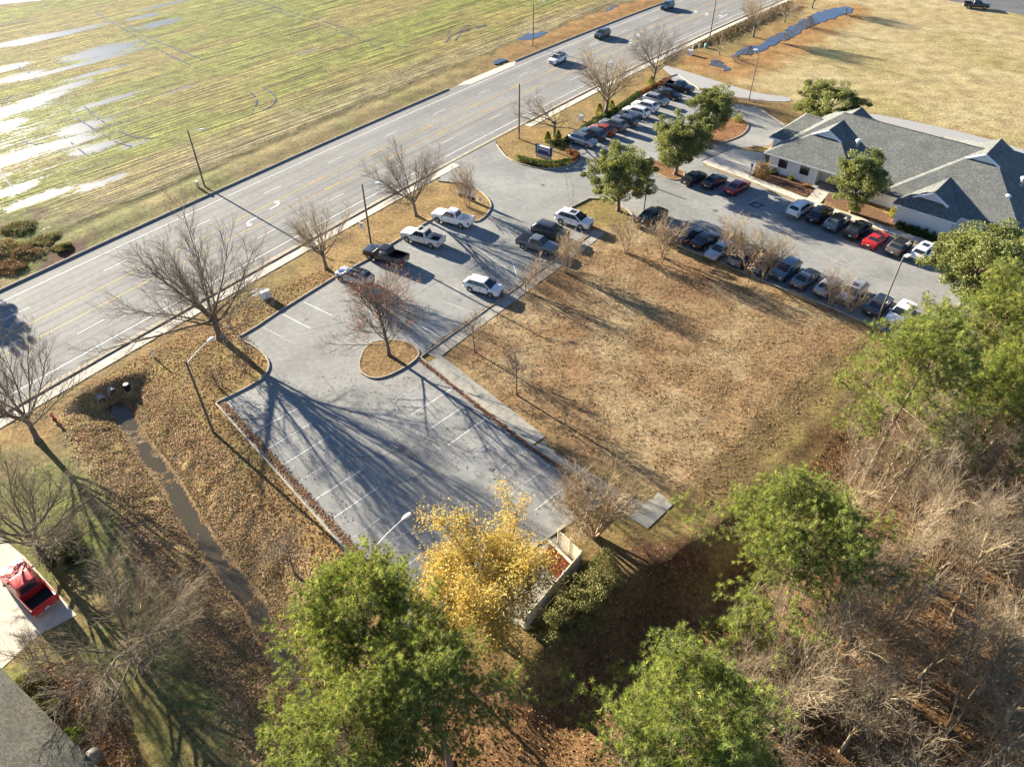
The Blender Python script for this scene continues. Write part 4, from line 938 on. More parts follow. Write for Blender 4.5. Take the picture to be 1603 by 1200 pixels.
YG = [(.27, .28, .06), (.21, .23, .05), (.33, .31, .07)]; DG = [(.05, .08, .025), (.075, .11, .03)]; BR = [(.24, .14, .06), (.18, .10, .05), (.30, .19, .08), (.13, .12, .045)]; RB = [(.25, .10, .05), (.20, .085, .045), (.30, .14, .06)]
def cone(px, py, r, h, label, seed, pal=YG):
    x, y = G(px, py); o = empty('conical_shrub', (x, y, 0)); rng = np.random.default_rng(seed); n = 1300
    t_ = rng.uniform(0, 1, n)**.8; a = rng.uniform(0, 6.28, n); rr = r*np.sin(np.clip((1-t_)*1.15+.12, 0, 1)*1.57)*rng.uniform(.7, 1.05, n)
    V, F, col = leaf_quads(np.stack([np.cos(a)*rr, np.sin(a)*rr, t_*h], 1), (.06, .13), pal, rng)
    add('foliage', mesh_np('foliage', V, F, M['leaf'], col), o); MB().tube([(0, 0, -.05), (0, 0, h*.7)], [.05, .02], 6).build('stem', M['bark'], o)
    tag(o, label, 'shrub', 'conical shrubs along the parked row')
cone(857, 222, .6, 1.7, 'yellow-green conical shrub beside the blue monument sign', 1); cone(873, 219, .6, 1.6, 'conical shrub right of the low leafless tree', 2)
cone(937, 180, .75, 2.0, 'yellow-green conical shrub left of the tall leafless tree', 3); cone(956, 176, .75, 2.1, 'conical shrub right of the tall leafless tree', 4)
cone(1018, 137, .85, 2.1, 'bright green conical shrub at the foot of a leafless tree', 5)
def hedge(name, pts, w, h, label, pal, seed, z0=0.0, dens=620, size=(.06, .12)):
    p = resample(smooth_poly(pts, 2, False), .3); rng = np.random.default_rng(seed); o = empty(name, (p[0][0], p[0][1], z0)); c = []
    for x, y in p:
        k = int(dens*.3); a = rng.uniform(-1, 1, k); b = rng.uniform(0, 1, k); top = rng.random(k) < .45
        a = np.where(top, a, np.sign(a)*rng.uniform(.8, 1.08, k)); b = np.where(top, rng.uniform(.88, 1.06, k), b)
        th = rng.uniform(0, 6.28, k)
        c.append(np.stack([x-p[0][0]+np.cos(th)*np.abs(a)*w/2, y-p[0][1]+np.sin(th)*np.abs(a)*w/2, b*h], 1))
    V, F, col = leaf_quads(np.concatenate(c), size, pal, rng); add('foliage', mesh_np('foliage', V, F, M['leaf'], col), o)
    b = MB()
    for x, y in p[::4]: b.tube([(x-p[0][0], y-p[0][1], -.05), (x-p[0][0], y-p[0][1], h*.8)], [.03, .015], 5)
    b.build('stem', M['bark'], o); tag(o, label, 'hedge'); return o
hedge('hedge', GP([(812, 252), (832, 257), (855, 261), (880, 259), (893, 255)]), .9, .8, 'low clipped green hedge curving round the blue monument sign', [(.14, .18, .045), (.09, .13, .03)], 1)
hedge('hedge', GP([(893, 254), (904, 247), (902, 243), (888, 240)]), .9, .6, 'low rusty-brown hedge at the tip of the sign island', RB, 2)
hedge('hedge', GP([(862, 228), (884, 227), (889, 221), (905, 211), (925, 197)]), .8, .8, 'dark hedge along the kerb in front of the parked row', DG, 3)
hedge('hedge', GP([(930, 192), (950, 186), (975, 168), (1000, 150)]), .9, .8, 'dark hedge between the tall leafless tree and white wagons', DG, 4)
hedge('hedge', GP([(1003, 148), (1020, 140), (1035, 132), (1048, 128)]), 1.0, .6, 'rusty-brown low hedge behind the black pickup', RB, 5)
for i, (px, py) in enumerate([(1407, 356), (1422, 361), (1433, 366), (1446, 370), (1459, 375)]):
    bush('round_bush', px, py, .62, .85, ['first', 'second', 'third', 'fourth', 'fifth'][i]+' round clipped bush from the left along the clinic wall', DG+[(.06, .09, .025)], 10+i, 'clipped bushes along the clinic wall', 1200)
bush('round_bush', 1211, 272, .6, .7, 'dark green bush below the leftmost clinic window', DG, 20); bush('round_bush', 1237, 281, .45, .5, 'small yellow-green round bush between the clinic windows', YG, 21)
bush('round_bush', 1397, 338, .6, 1.2, 'yellow-green shrub in the wall corner left of the clipped bushes', YG, 22)
o = bush('brown_shrub', 1190, 276, 1.15, 2.3, 'tall brown-leaved shrub at the left corner of the clinic', BR, 23, None, 1700, (.06, .13), mat='autumn')
bush('brown_shrub', 1262, 292, .4, .35, 'low straw-coloured tuft by the clinic porch', [(.35, .25, .10)], 24, mat='autumn')
bush('brown_shrub', 1155, 190, .8, 1.3, 'small pale green bush at the tip of the far island', YG, 25)
# big loose shrubs behind the cream fence
OLV = [(.22, .22, .09), (.17, .18, .07), (.28, .26, .11)]
for i, (px, py, r_, h_, lab) in enumerate([(941, 908, 1.7, 2.3, 'largest pale olive shrub, at the corner behind the cream fence'), (917, 935, 1.6, 2.1, 'second olive shrub from the corner behind the cream fence'), (893, 960, 1.5, 1.9, 'third olive shrub from the corner behind the cream fence'), (868, 985, 1.4, 1.7, 'olive shrub farthest from the corner behind the cream fence')]):
    bush('fence_shrub', px, py, r_, h_, lab, OLV, 26+i*11, 'shrubs behind the fence', 5200, (.05, .10))
# shrubs by the near roof and driveway
bush('garden_shrub', 52, 1075, 1.0, 1.2, 'olive shrub beside the near roof eave', [(.11, .12, .03), (.15, .14, .045)], 28, 'shrubs beside the near house', 2200)
bush('garden_shrub', 72, 1108, 1.0, 1.1, 'middle olive shrub beside the near roof eave', [(.09, .10, .03), (.13, .13, .04)], 29, 'shrubs beside the near house', 2200)
bush('garden_shrub', 113, 1160, .8, .9, 'green shrub beside the near roof eave, close to the bin', [(.09, .13, .03), (.13, .16, .04)], 30, 'shrubs beside the near house', 1800)
bush('garden_shrub', 122, 872, .8, 1.1, 'dark green bush behind the red pickup', DG, 31, None, 1600); bush('garden_shrub', 95, 860, 1.4, 1.5, 'large dark brown shrub above the red pickup', [(.09, .075, .035), (.06, .06, .025)], 32, None, 2600)
# roadside brush across the road
for i, (px, py, r_, h_, pal, lab) in enumerate([(6, 392, 2.4, 1.5, BR, 'brown brush heap at the left edge across the road'), (42, 398, 2.0, 1.2, [(.13, .07, .055), (.18, .11, .06)], 'purplish-brown brush across the road'), (14, 420, 1.8, .6, [(.20, .085, .055), (.16, .08, .05)], 'rust-red low brush at the left edge by the road'),
                                       (30, 360, 2.0, 1.0, [(.10, .11, .04), (.13, .13, .05)], 'dark green brush at the edge of the field'), (70, 378, 1.8, .8, [(.14, .14, .05), (.18, .17, .07)], 'green weeds at the edge of the field'), (98, 390, 1.2, .6, [(.13, .15, .04), (.17, .18, .06)], 'small green weed clump beside the verge across the road')]):
    bush('roadside_brush', px, py, r_, h_*.5, lab, [tuple(.55*c_+.45*k_ for c_, k_ in zip(p_, (.15, .12, .07))) for p_ in pal], 40+i, 'brush across the road', 4200, (.04, .09))
# strip of scrub between the sidewalk and the pond
rng = np.random.default_rng(90); c = []
for k in range(9000):
    s = rng.uniform(151, 200); f = min(1, (s-151)/10); c.append((*road_pt(s, -13.3-abs(rng.normal(0, 1.3))*f), rng.uniform(0, .9)*f))
V, F, col = leaf_quads(np.array(c), (.08, .2), [(.16, .12, .07), (.12, .10, .045), (.20, .15, .09)], rng)
tag(add('roadside_scrub', mesh_np('roadside_scrub', V, F, M['litter'], col)), 'brown tangled scrub between the sidewalk and the pond', 'scrub', kind='stuff')
# ---- fallen leaves, litter and tufts that nobody could count
LIT = [(.34, .215, .115), (.27, .155, .08), (.42, .28, .165), (.20, .11, .06), (.46, .34, .22), (.30, .13, .065)]
def scatter(name, n, sampler, size, pal, label, seed, lift=.03, tilt=.5):
    rng = np.random.default_rng(seed); xy = sampler(rng, n); z = height(xy[:, 0], xy[:, 1])
    p = np.stack([xy[:, 0], xy[:, 1], z+lift+rng.uniform(0, .05, len(xy))], 1)
    V, F, col = leaf_quads(p, size, pal, rng, flat=tilt); o = add(name, mesh_np(name, V, F, M['litter'], col)); tag(o, label, 'leaves', kind='stuff'); return o
def in_poly(poly, margin=0.0):
    pa = np.array(poly); lo, hi = pa.min(0), pa.max(0)
    def f(rng, n):
        out = []; tot = 0
        while tot < n:
            q = rng.uniform(lo, hi, (n, 2)); q = q[sd_poly(q[:, 0], q[:, 1], poly) > margin]; out.append(q); tot += len(q)
        return np.concatenate(out)[:n]
    return f
def along(pts, w):
    p = np.array(resample(pts, .1))
    def f(rng, n):
        q = p[rng.integers(0, len(p), n)]; return q+rng.normal(0, w, (n, 2))
    return f
def banks(rng, n):
    q = np.array(resample(STREAM, .1))[:, :]; q = q[rng.integers(0, len(q), n*2)]+rng.uniform(-5, 5, (n*2, 2)); d = ditch_d(q[:, 0], q[:, 1]); k = (d > .95) & (d < 4.6+rng.normal(0, .5, len(d)))
    return q[k][:n]
scatter('bank_leaves', 75000, banks, (.045, .095), [(.46, .30, .18), (.36, .22, .125), (.54, .39, .26), (.26, .15, .085), (.58, .46, .33), (.34, .30, .10)], 'thick drift of dead leaves on both ditch banks', 100, .02, .75)
scatter('bank_weeds', 5000, banks, (.05, .11), [(.22, .23, .07), (.27, .26, .09), (.18, .20, .05)], 'green weeds growing through the leaves on the ditch banks', 101, .04, .0)
scatter('kerb_leaves', 6000, along([(x+.45*.7, y+.45*.7) for x, y in GP([(342, 634), (475, 784), (545, 863), (600, 930)])], .17), (.05, .10), [(.44, .30, .18), (.36, .23, .13), (.50, .37, .24), (.28, .17, .10)], 'drift of fallen leaves along the left kerb of the empty lot', 102, .03, .8)
scatter('kerb_leaves', 2400, along([(x-.15, y-.1) for x, y in GP([(660, 563), (830, 698), (891, 740), (930, 770)])], .12), (.04, .09), [(.30, .12, .06), (.24, .10, .05), (.36, .2, .1)], 'line of red-brown leaves between the lot and the long footpath', 103, .04, .8)
scatter('kerb_leaves', 2500, along(GP([(661, 554), (780, 470), (926, 364)]), .15), (.04, .09), LIT, 'line of leaves along the footpath beside the parked cars', 104, .04, .8)
scatter('lot_leaves', 1800, in_poly(GP([(345, 632), (420, 595), (560, 580), (660, 565), (890, 738), (905, 800), (700, 930), (560, 870)])), (.04, .08), [(.08, .05, .03), (.24, .15, .07), (.40, .28, .15)], 'single leaves scattered over the empty lot', 105, .035, .9)
scatter('verge_leaves', 14000, in_poly(GP([(120, 610), (250, 540), (380, 470), (520, 415), (530, 430), (380, 520), (420, 560), (345, 625), (475, 790), (540, 865), (500, 900), (330, 760), (240, 640)])), (.05, .10), LIT, 'fallen leaves on the verge around the largest oak', 106, .03, .8)
scatter('wood_leaves', 24000, in_poly(GP([(1420, 560), (1290, 690), (1180, 840), (1110, 930), (1080, 1020), (900, 1110), (700, 1090), (620, 1150), (650, 1300), (1700, 1300), (1700, 560)])), (.05, .11), [(.30, .17, .08), (.24, .12, .06), (.36, .22, .11), (.18, .09, .05), (.40, .22, .06)], 'leaf litter covering the woodland floor', 107, .03, .6)
scatter('pad_leaves', 2500, in_poly(GP([(862, 850), (905, 882), (872, 905), (845, 880)])), (.05, .1), [(.36, .10, .05), (.28, .09, .05), (.42, .16, .07)], 'drift of red leaves inside the cream fence', 108, .04, .8)
scatter('garden_leaves', 5000, in_poly(GP([(40, 1040), (120, 1030), (200, 1110), (240, 1260), (150, 1260), (60, 1100)])), (.05, .11), LIT, 'fallen leaves beside the near house roof', 109, .03, .8)
# undergrowth of the thicket
rng = np.random.default_rng(110); n = 8000; q = in_poly(WOOD)(rng, n); P0 = np.stack([q[:, 0], q[:, 1], height(q[:, 0], q[:, 1])], 1)
P1 = path(P0, np.stack([rng.normal(0, .6, n), rng.normal(0, .6, n), np.ones(n)], 1), rng.uniform(.8, 2.6, n), 4, .2, .0, rng)
V, F = tubes(P1, np.linspace(.018, .008, 4)[None, :].repeat(n, 0), 3)
tag(add('undergrowth', mesh_np('undergrowth', V, F, M['twig_grey'])), 'tangle of thin brown stems under the thicket', 'undergrowth', kind='stuff')
# dry grass tufts on the lawn
rng = np.random.default_rng(111); n = 20000; q = in_poly(GP([(705, 558), (850, 405), (945, 362), (1070, 392), (1370, 515), (1300, 640), (1110, 800), (1045, 765), (870, 690)]), .3)(rng, n)
cl = fbm(q[:, 0], q[:, 1], 1.2, 2, 7); q = q[cl > .44]; z = height(q[:, 0], q[:, 1]); d = norm(np.stack([rng.normal(0, .7, len(q)), rng.normal(0, .7, len(q)), np.full(len(q), .8)], 1))
V, F, col = needle_tufts(np.stack([q[:, 0], q[:, 1], z], 1), d, rng, 4, (.07, .17), .03, [(.40, .29, .15), (.34, .24, .11), (.30, .19, .09), (.46, .36, .20)])
tag(add('lawn_tufts', mesh_np('lawn_tufts', V, F, M['litter'], col)), 'dry tan grass tufts over the centre lawn', 'grass', kind='stuff')
# ================================================================== VEHICLES
def paint(name, col, metal=.25, rough=.32):
    t = NT('paint_'+name); n = t.noise(2.5, 3)
    c = t.mix(t.mapr(n, .3, .7, 0, 1), tuple(x*.93 for x in col), tuple(min(1, x*1.05) for x in col))
    return t.done(t.pbr(c, rough, None, metal, .5, Coat_Weight=.6, Coat_Roughness=.05))
PAINT = {k: paint(k, *v) for k, v in {
    'white': ((.78, .78, .77), 0), 'cream': ((.66, .63, .56), 0), 'black': ((.010, .011, .013), .1), 'silver': ((.42, .44, .46), .5), 'grey': ((.17, .18, .19), .4), 'dark_grey': ((.07, .075, .08), .4),
    'blue_grey': ((.12, .19, .25), .35), 'red': ((.52, .02, .02), .1), 'dark_red': ((.26, .015, .03), .2), 'rust_red': ((.34, .05, .03), .2), 'rose': ((.42, .36, .35), .45), 'brown_grey': ((.16, .14, .13), .4), 'teal': ((.03, .07, .09), .3), 'pickup_red': ((.55, .03, .025), .1)}.items()}
def shell(st, bed=None):
    """body from stations (x, half-width, z bottom, z top); bed = (x front, x rear, z floor)"""
    V = []; F = []; rings = []
    for s in st:
        x, w, zb, zt = s[:4]; inb = len(s) > 4
        zs = zt-.10*(zt-zb)
        half = [(w*.84, zb), (w*.97, zb+.07), (w, zb+(zt-zb)*.45), (w*.985, zs), (w*.93, zt)]
        half += [(w-.13, zt), (w-.14, s[4]), (0, s[4])] if inb else [(w*.70, zt+.022), (w*.35, zt+.038), (0, zt+.042)]
        ring = [(x, y, z) for y, z in half]+[(x, -y, z) for y, z in reversed(half[:-1])]
        rings.append(ring)
    k = len(rings[0])
    for r_ in rings: V += r_
    for i in range(len(rings)-1):
        for j in range(k-1): F.append((i*k+j, i*k+j+1, (i+1)*k+j+1, (i+1)*k+j))
        F.append((i*k+k-1, i*k, (i+1)*k, (i+1)*k+k-1))
    F.append(tuple(range(k-1, -1, -1))); F.append(tuple((len(rings)-1)*k+j for j in range(k)))
    return V, F
CARS = {
 'sedan': dict(st=[(2.42, .54, .36, .60), (2.38, .70, .29, .68), (2.26, .80, .25, .75), (2.0, .87, .22, .82), (1.6, .91, .21, .89), (.95, .92, .21, .97), (0, .92, .21, 1.0), (-1.2, .92, .21, 1.02), (-1.75, .91, .22, 1.05), (-2.2, .87, .25, 1.05), (-2.36, .79, .33, 1.0), (-2.41, .70, .42, .88)],
               cab=(1.22, -1.98, .85, .95, .32, -.98, .66, 1.46), wb=(1.42, -1.40), wr=.33, W=.92, tail=-2.41, nose=2.40, zl=.68, zt=.86),
 'coupe': dict(st=[(2.36, .66, .34, .60), (2.28, .80, .26, .70), (2.0, .89, .22, .82), (1.4, .93, .20, .90), (.7, .93, .20, .95), (0, .93, .20, .97), (-1.2, .94, .20, 1.01), (-1.8, .93, .22, 1.06), (-2.2, .88, .26, 1.06), (-2.33, .80, .34, .98), (-2.36, .72, .44, .86)],
               cab=(.75, -1.75, .82, .93, -.08, -.98, .60, 1.37), wb=(1.40, -1.36), wr=.35, W=.93, tail=-2.36, nose=2.36, zl=.66, zt=.84),
 'suv': dict(st=[(2.40, .58, .42, .74), (2.36, .74, .34, .90), (2.24, .85, .30, 1.0), (1.95, .92, .28, 1.07), (1.4, .945, .26, 1.11), (.95, .95, .26, 1.14), (0, .95, .26, 1.16), (-1.5, .95, .26, 1.19), (-2.1, .92, .28, 1.20), (-2.30, .87, .34, 1.12), (-2.39, .78, .46, .95)],
             cab=(1.40, -2.32, .90, 1.11, .40, -1.66, .70, 1.69), wb=(1.40, -1.38), wr=.37, W=.95, tail=-2.39, nose=2.40, zl=.84, zt=1.02),
 'truck': dict(st=[(2.92, .80, .52, .98), (2.85, .93, .42, 1.12), (2.5, .99, .39, 1.19), (1.6, 1.0, .37, 1.25), (1.1, 1.0, .37, 1.27), (-.95, 1.0, .37, 1.29), (-1.0, 1.0, .37, 1.29), (-1.06, 1.0, .37, 1.29), (-1.07, 1.0, .37, 1.29, .74), (-2.78, .99, .40, 1.29, .74), (-2.79, .99, .40, 1.29), (-2.87, .97, .44, 1.27), (-2.90, .93, .5, 1.18)],
               cab=(1.38, -.95, .92, 1.21, .62, -.74, .75, 1.90), wb=(1.85, -1.75), wr=.40, W=1.0, tail=-2.90, nose=2.92, zl=.95, zt=1.05),
}
def frustum(c):
    x0, x1, wb, zb, r0, r1, wr, zr = c
    return [(x0, wb, zb), (x0, -wb, zb), (x1, -wb, zb), (x1, wb, zb), (r0, wr, zr), (r0, -wr, zr), (r1, -wr, zr), (r1, wr, zr)]
def facepane(q, u0, u1, v0, v1, off=.016):
    a, b, c, d = [Vector(p) for p in q]                       # a-b bottom edge, d-c top edge
    nrm = (b-a).cross(d-a).normalized()
    f = lambda u, v: (a*(1-u)+b*u)*(1-v)+(d*(1-u)+c*u)*v+nrm*off
    return [tuple(f(u0, v0)), tuple(f(u1, v0)), tuple(f(u1, v1)), tuple(f(u0, v1))]
CAR_PARTS = {}
def wheel_meshes(r, w=.22):
    t_ = MB(); prof = [(r*.62, -w/2), (r*.92, -w/2), (r, -w/2+.04), (r, w/2-.04), (r*.92, w/2), (r*.62, w/2)]
    t_.lathe(prof, 20); V = [(x, z, y) for x, y, z in t_.v]; tyre = mesh_py('tyre', V, [tuple(reversed(f)) for f in t_.f], M['tyre'])
    b = MB(); n = 5
    b.lathe([(r*.12, w/2+.004), (r*.12, w/2+.022)], 10)
    for k in range(n):
        a = 2*math.pi*k/n; ca, sa = math.cos(a), math.sin(a); p = lambda x, y, z: (x*ca-y*sa, x*sa+y*ca, z)
        b.quad(p(.02, -.045, w/2+.018), p(r*.62, -.065, w/2+.012), p(r*.62, .065, w/2+.012), p(.02, .045, w/2+.018))
    m_ = len(b.v); S = 20
    for rr, zz in ((r*.60, w/2+.014), (r*.70, w/2+.014)):
        b.v += [(rr*math.cos(2*math.pi*j/S), rr*math.sin(2*math.pi*j/S), zz) for j in range(S)]
    for j in range(S): b.f.append((m_+j, m_+(j+1) % S, m_+S+(j+1) % S, m_+S+j))
    rim = mesh_py('rim', [(x, z, y) for x, y, z in b.v], b.f, M['rim'])
    return tyre, rim
def build_kind(kind):
    q = CARS[kind]; out = []
    V, F = shell(q['st']); body = mesh_py('body', V, F, PAINT['white'], True, 32); out.append(('body', body, True))
    bm = bmesh.new(); fv = frustum(q['cab']); vs_ = [bm.verts.new(p) for p in fv]
    for f in ((0, 1, 5, 4), (2, 3, 7, 6), (1, 2, 6, 5), (3, 0, 4, 7), (4, 5, 6, 7), (3, 2, 1, 0)): bm.faces.new([vs_[i] for i in f])
    bmesh.ops.recalc_face_normals(bm, faces=bm.faces)
    bmesh.ops.bevel(bm, geom=[e for e in bm.edges if max(v.co.z for v in e.verts) > q['cab'][3]+.1], offset=.12, segments=3, affect='EDGES', profile=.6)
    cab = bpy.data.meshes.new('cabin'); bm.to_mesh(cab); bm.free(); cab.materials.append(PAINT['white']); cab.polygons.foreach_set('use_smooth', [True]*len(cab.polygons)); cab.set_sharp_from_angle(angle=R(40)); out.append(('cabin', cab, True))
    g = M['dark_glass']
    pane = lambda nm, quad: out.append((nm, MB().quad(*quad).mesh(nm, g), False))
    pane('windscreen', facepane([fv[1], fv[0], fv[4], fv[5]], .05, .95, .06, .92)); pane('rear_window', facepane([fv[3], fv[2], fv[6], fv[7]], .10, .90, .30 if kind == 'suv' else .14, .88))
    cuts = {'sedan': [(.10, .495), (.505, .88)], 'coupe': [(.10, .56), (.57, .82)], 'suv': [(.07, .365), (.373, .665), (.673, .89)], 'truck': [(.09, .51), (.525, .91)]}[kind]
    for a, b in cuts:                                            # u runs from the rear (x1) to the front (x0) on the right side and back on the left
        pane('side_window', facepane([fv[2], fv[1], fv[5], fv[6]], 1-b, 1-a, .10, .88)); pane('side_window', facepane([fv[0], fv[3], fv[7], fv[4]], a, b, .10, .88))
    W = q['W']; n_, tl = q['nose'], q['tail']
    for sg in (1, -1):
        w2 = q['st'][1][1]
        b = MB(); x0 = q['st'][1][0]
        b.box(x0-.18, x0+.03, sg*(w2-.30) if sg > 0 else -(w2+.01), sg*(w2+.01) if sg > 0 else -(w2-.30), q['zl']-.09, q['zl']+.05); out.append(('headlight', b.mesh('headlight', M['head_lamp']), False))
        b = MB(); tw = q['st'][-2][1]; xx = q['st'][-2][0]
        if kind in ('suv', 'truck'): b.box(xx-.035, xx+.10, sg*(tw-.13) if sg > 0 else -(tw+.02), sg*(tw+.02) if sg > 0 else -(tw-.13), q['zt']-.20, q['zt']+.14)
        else: b.box(xx-.035, xx+.12, sg*(tw-.34) if sg > 0 else -(tw+.03), sg*(tw+.03) if sg > 0 else -(tw-.34), q['zt']-.10, q['zt']+.06)
        out.append(('tail_light', b.mesh('tail_light', M['tail_lamp']), False))
        cx = q['cab'][0]-.35; b = MB(); b.box(cx-.08, cx+.05, sg*(W-.02) if sg > 0 else -(W+.17), sg*(W+.17) if sg > 0 else -(W-.02), q['cab'][3]+.02, q['cab'][3]+.17); out.append(('mirror', b.mesh('mirror', M['black'] if kind != 'sedan' else PAINT['white']), kind == 'sedan'))
    b = MB(); b.box(n_-.02, n_+.012, -.42, .42, q['zl']-.22, q['zl']-.02); out.append(('grille', b.mesh('grille', M['black']), False))
    b = MB(); b.box(n_-.06, n_+.015, -q['st'][0][1]+.04, q['st'][0][1]-.04, q['st'][0][2]-.01, q['st'][0][2]+.10); out.append(('bumper', b.mesh('bumper', M['black'] if kind != 'truck' else M['rim']), False))
    b = MB(); b.box(tl-.02, tl+.05, -q['st'][-1][1]+.03, q['st'][-1][1]-.03, q['st'][-1][2]-.03, q['st'][-1][2]+.14); out.append(('bumper', b.mesh('bumper', M['black'] if kind != 'truck' else M['rim']), False))
    b = MB(); zz = q['st'][-1][2]+.24; b.box(tl-.025, tl+.02, -.16, .16, zz-.06, zz+.09); out.append(('number_plate', b.mesh('number_plate', M['plate']), False))
    b = MB(); r = q['wr']
    for x in q['wb']:
        for sg in (1, -1):
            S = 18; m_ = len(b.v); y = sg*(W+.004)
            b.v += [(x+(r+.07)*math.cos(2*math.pi*j/S), y, r+.01+(r+.07)*math.sin(2*math.pi*j/S)) for j in range(S)]; b.f.append(tuple(m_+j for j in (range(S) if sg < 0 else reversed(range(S)))))
    out.append(('wheel_arch', b.mesh('wheel_arch', M['black']), False))
    b = MB(); zs0, zs1 = q['st'][5][2]+.10, q['cab'][3]-.06                     # panel gaps of the doors
    for xs in {'sedan': (1.0, -.05, -1.1), 'coupe': (.7, -.7), 'suv': (1.05, .0, -1.0), 'truck': (1.15, .1, -.85)}[kind]:
        for sg in (1, -1): b.box(xs-.011, xs+.011, sg*W*.99 if sg > 0 else -W-.004, W+.004 if sg > 0 else -W*.99, zs0, zs1)
    out.append(('panel_gap', b.mesh('panel_gap', M['black']), False))
    b = MB()
    for xs in {'sedan': (.15, -.95), 'coupe': (-.55,), 'suv': (.2, -.85), 'truck': (.3, -.7)}[kind]:
        for sg in (1, -1): b.box(xs-.09, xs+.09, W*.97 if sg > 0 else -W-.03, W+.03 if sg > 0 else -W*.97, zs1-.14, zs1-.10)
    out.append(('door_handle', b.mesh('door_handle', M['rim']), False))
    b = MB(); b.box(q['wb'][1]+.5, q['wb'][0]-.5, -W-.004, W+.004, q['st'][5][2]-.02, q['st'][5][2]+.09); out.append(('sill', b.mesh('sill', M['black']), False))
    CAR_PARTS[kind] = (out, wheel_meshes(q['wr']))
for k in CARS: build_kind(k)
rail_me = {}
def own(o, m): o.material_slots[0].link = 'OBJECT'; o.material_slots[0].material = m
def car(kind, col, px, py, head, label, name='parked_car', cat='car', group='cars parked around the clinic', opts='', sc=1.0, sz=None, loc=None, z=PZ):
    x, y = loc or G(px, py, .75)
    o = empty(name, (x, y, z), R(head)); o.scale = (sc, sc, sz or sc); parts, (tyre, rim) = CAR_PARTS[kind]; q = CARS[kind]; pm = PAINT[col]
    body = None
    for nm, me, painted in parts:
        p = add(nm, me, o)
        if painted: own(p, pm)
    for xw in q['wb']:
        for sg in (1, -1):
            wv = empty('wheel', (xw, sg*(q['W']-.085), q['wr'])); wv.parent = o
            if sg < 0: wv.rotation_euler = (0, 0, math.pi)
            add('tyre', tyre, wv); add('rim', rim, wv)
    x0, x1, wb, zb, r0, r1, wr, zr = q['cab']
    if 'r' in opts:                                              # roof rails
        for sg in (1, -1): MB().tube([(r0-.1, sg*(wr-.06), zr+.01), (r0-.2, sg*(wr-.06), zr+.06), (r1+.2, sg*(wr-.06), zr+.06), (r1+.1, sg*(wr-.06), zr+.01)], .02, 6).build('roof_rail', M['black'], o)
    if 's' in opts: MB().quad((r0-.15, -.42, zr+.006), (r0-.15, .42, zr+.006), (r0-1.0 if kind == 'suv' else r0-.7, .42, zr+.006), (r0-1.0 if kind == 'suv' else r0-.7, -.42, zr+.006)).build('sunroof', M['dark_glass'], o)
    if 'd' in opts: MB().quad((r0-.1, -wr+.1, zr+.005), (r0-.1, wr-.1, zr+.005), (r1+.1, wr-.1, zr+.005), (r1+.1, -wr+.1, zr+.005)).build('roof_panel', M['black'], o)
    if kind == 'truck':
        if 'c' in opts: MB().box(-2.8, -1.08, -.9, .9, 1.285, 1.325).build('bed_cover', M['black'], o)
        else: MB().quad((-1.08, -.84, .75), (-1.08, .84, .75), (-2.77, .84, .75), (-2.77, -.84, .75)).build('bed_liner', M['black'] if 'b' in opts else pm, o)
    tag(o, label, cat, group); return o
TR = dict(name='pickup_truck', cat='pickup')
G1 = 'vehicles in the lot by the entrance'; G2 = 'cars parked facing the road'; G3 = 'cars parked in front of the clinic'; G4 = 'cars parked along the lawn'; G5 = 'cars driving on the road'
car('truck', 'white', 709, 341, 153, 'white pickup truck with an empty white bed, nearest the entrance', group=G1, opts='', **TR)
car('truck', 'cream', 662, 371, 153, 'cream pickup truck with a black bed and a sunroof', group=G1, opts='bs', **TR)
car('truck', 'black', 604, 399, 153, 'black pickup truck with ladder rails in its bed', group=G1, opts='b', **TR)
car('suv', 'silver', 555, 432, 152, 'silver crossover behind the red-tipped maple', group=G1, opts='dr')
car('suv', 'white', 757, 447, -27, 'white crossover parked alone beside the footpath', group=G1, sc=.98, sz=.94)
car('suv', 'white', 899, 343, -33, 'large white wagon with a sunroof at the lawn corner', group=G1, opts='sr', sc=1.08, sz=1.06)
car('suv', 'dark_grey', 862, 362, -30, 'dark brown wagon beside the grey pickup', group=G1, opts='r', sc=1.05)
car('truck', 'grey', 841, 382, -30, 'grey pickup truck with a covered bed', group=G1, opts='c', sc=.93, **TR)
car('suv', 'silver', 912, 219, -38, 'silver-blue wagon at the near end of the row facing the road', group=G2, opts='r')
car('suv', 'teal', 928, 209, 142, 'dark crossover with red lights beside the silver-blue wagon', group=G2)
car('sedan', 'rust_red', 943, 202, 142, 'rust-red sedan in the row facing the road', group=G2)
car('suv', 'grey', 960, 195, 142, 'grey estate wagon right of the rust-red sedan', group=G2, opts='r', sz=1.02)
car('suv', 'dark_grey', 978, 188, 142, 'dark grey crossover behind the grey estate wagon', group=G2, sc=.95)
car('suv', 'white', 996, 175, 142, 'nearer of two white wagons in the row facing the road', group=G2, opts='r')
car('suv', 'white', 1010, 166, 142, 'farther of two white wagons in the row facing the road', group=G2, opts='r')
car('suv', 'silver', 1027, 156, -38, 'silver wagon between the white wagons and the black sedan', group=G2, opts='r')
car('sedan', 'black', 1048, 147, -38, 'black sedan at the far end of the row facing the road', group=G2)
car('truck', 'black', 1064, 136, -38, 'black pickup truck last in the row facing the road', group=G2, opts='b', sc=.95, **TR)
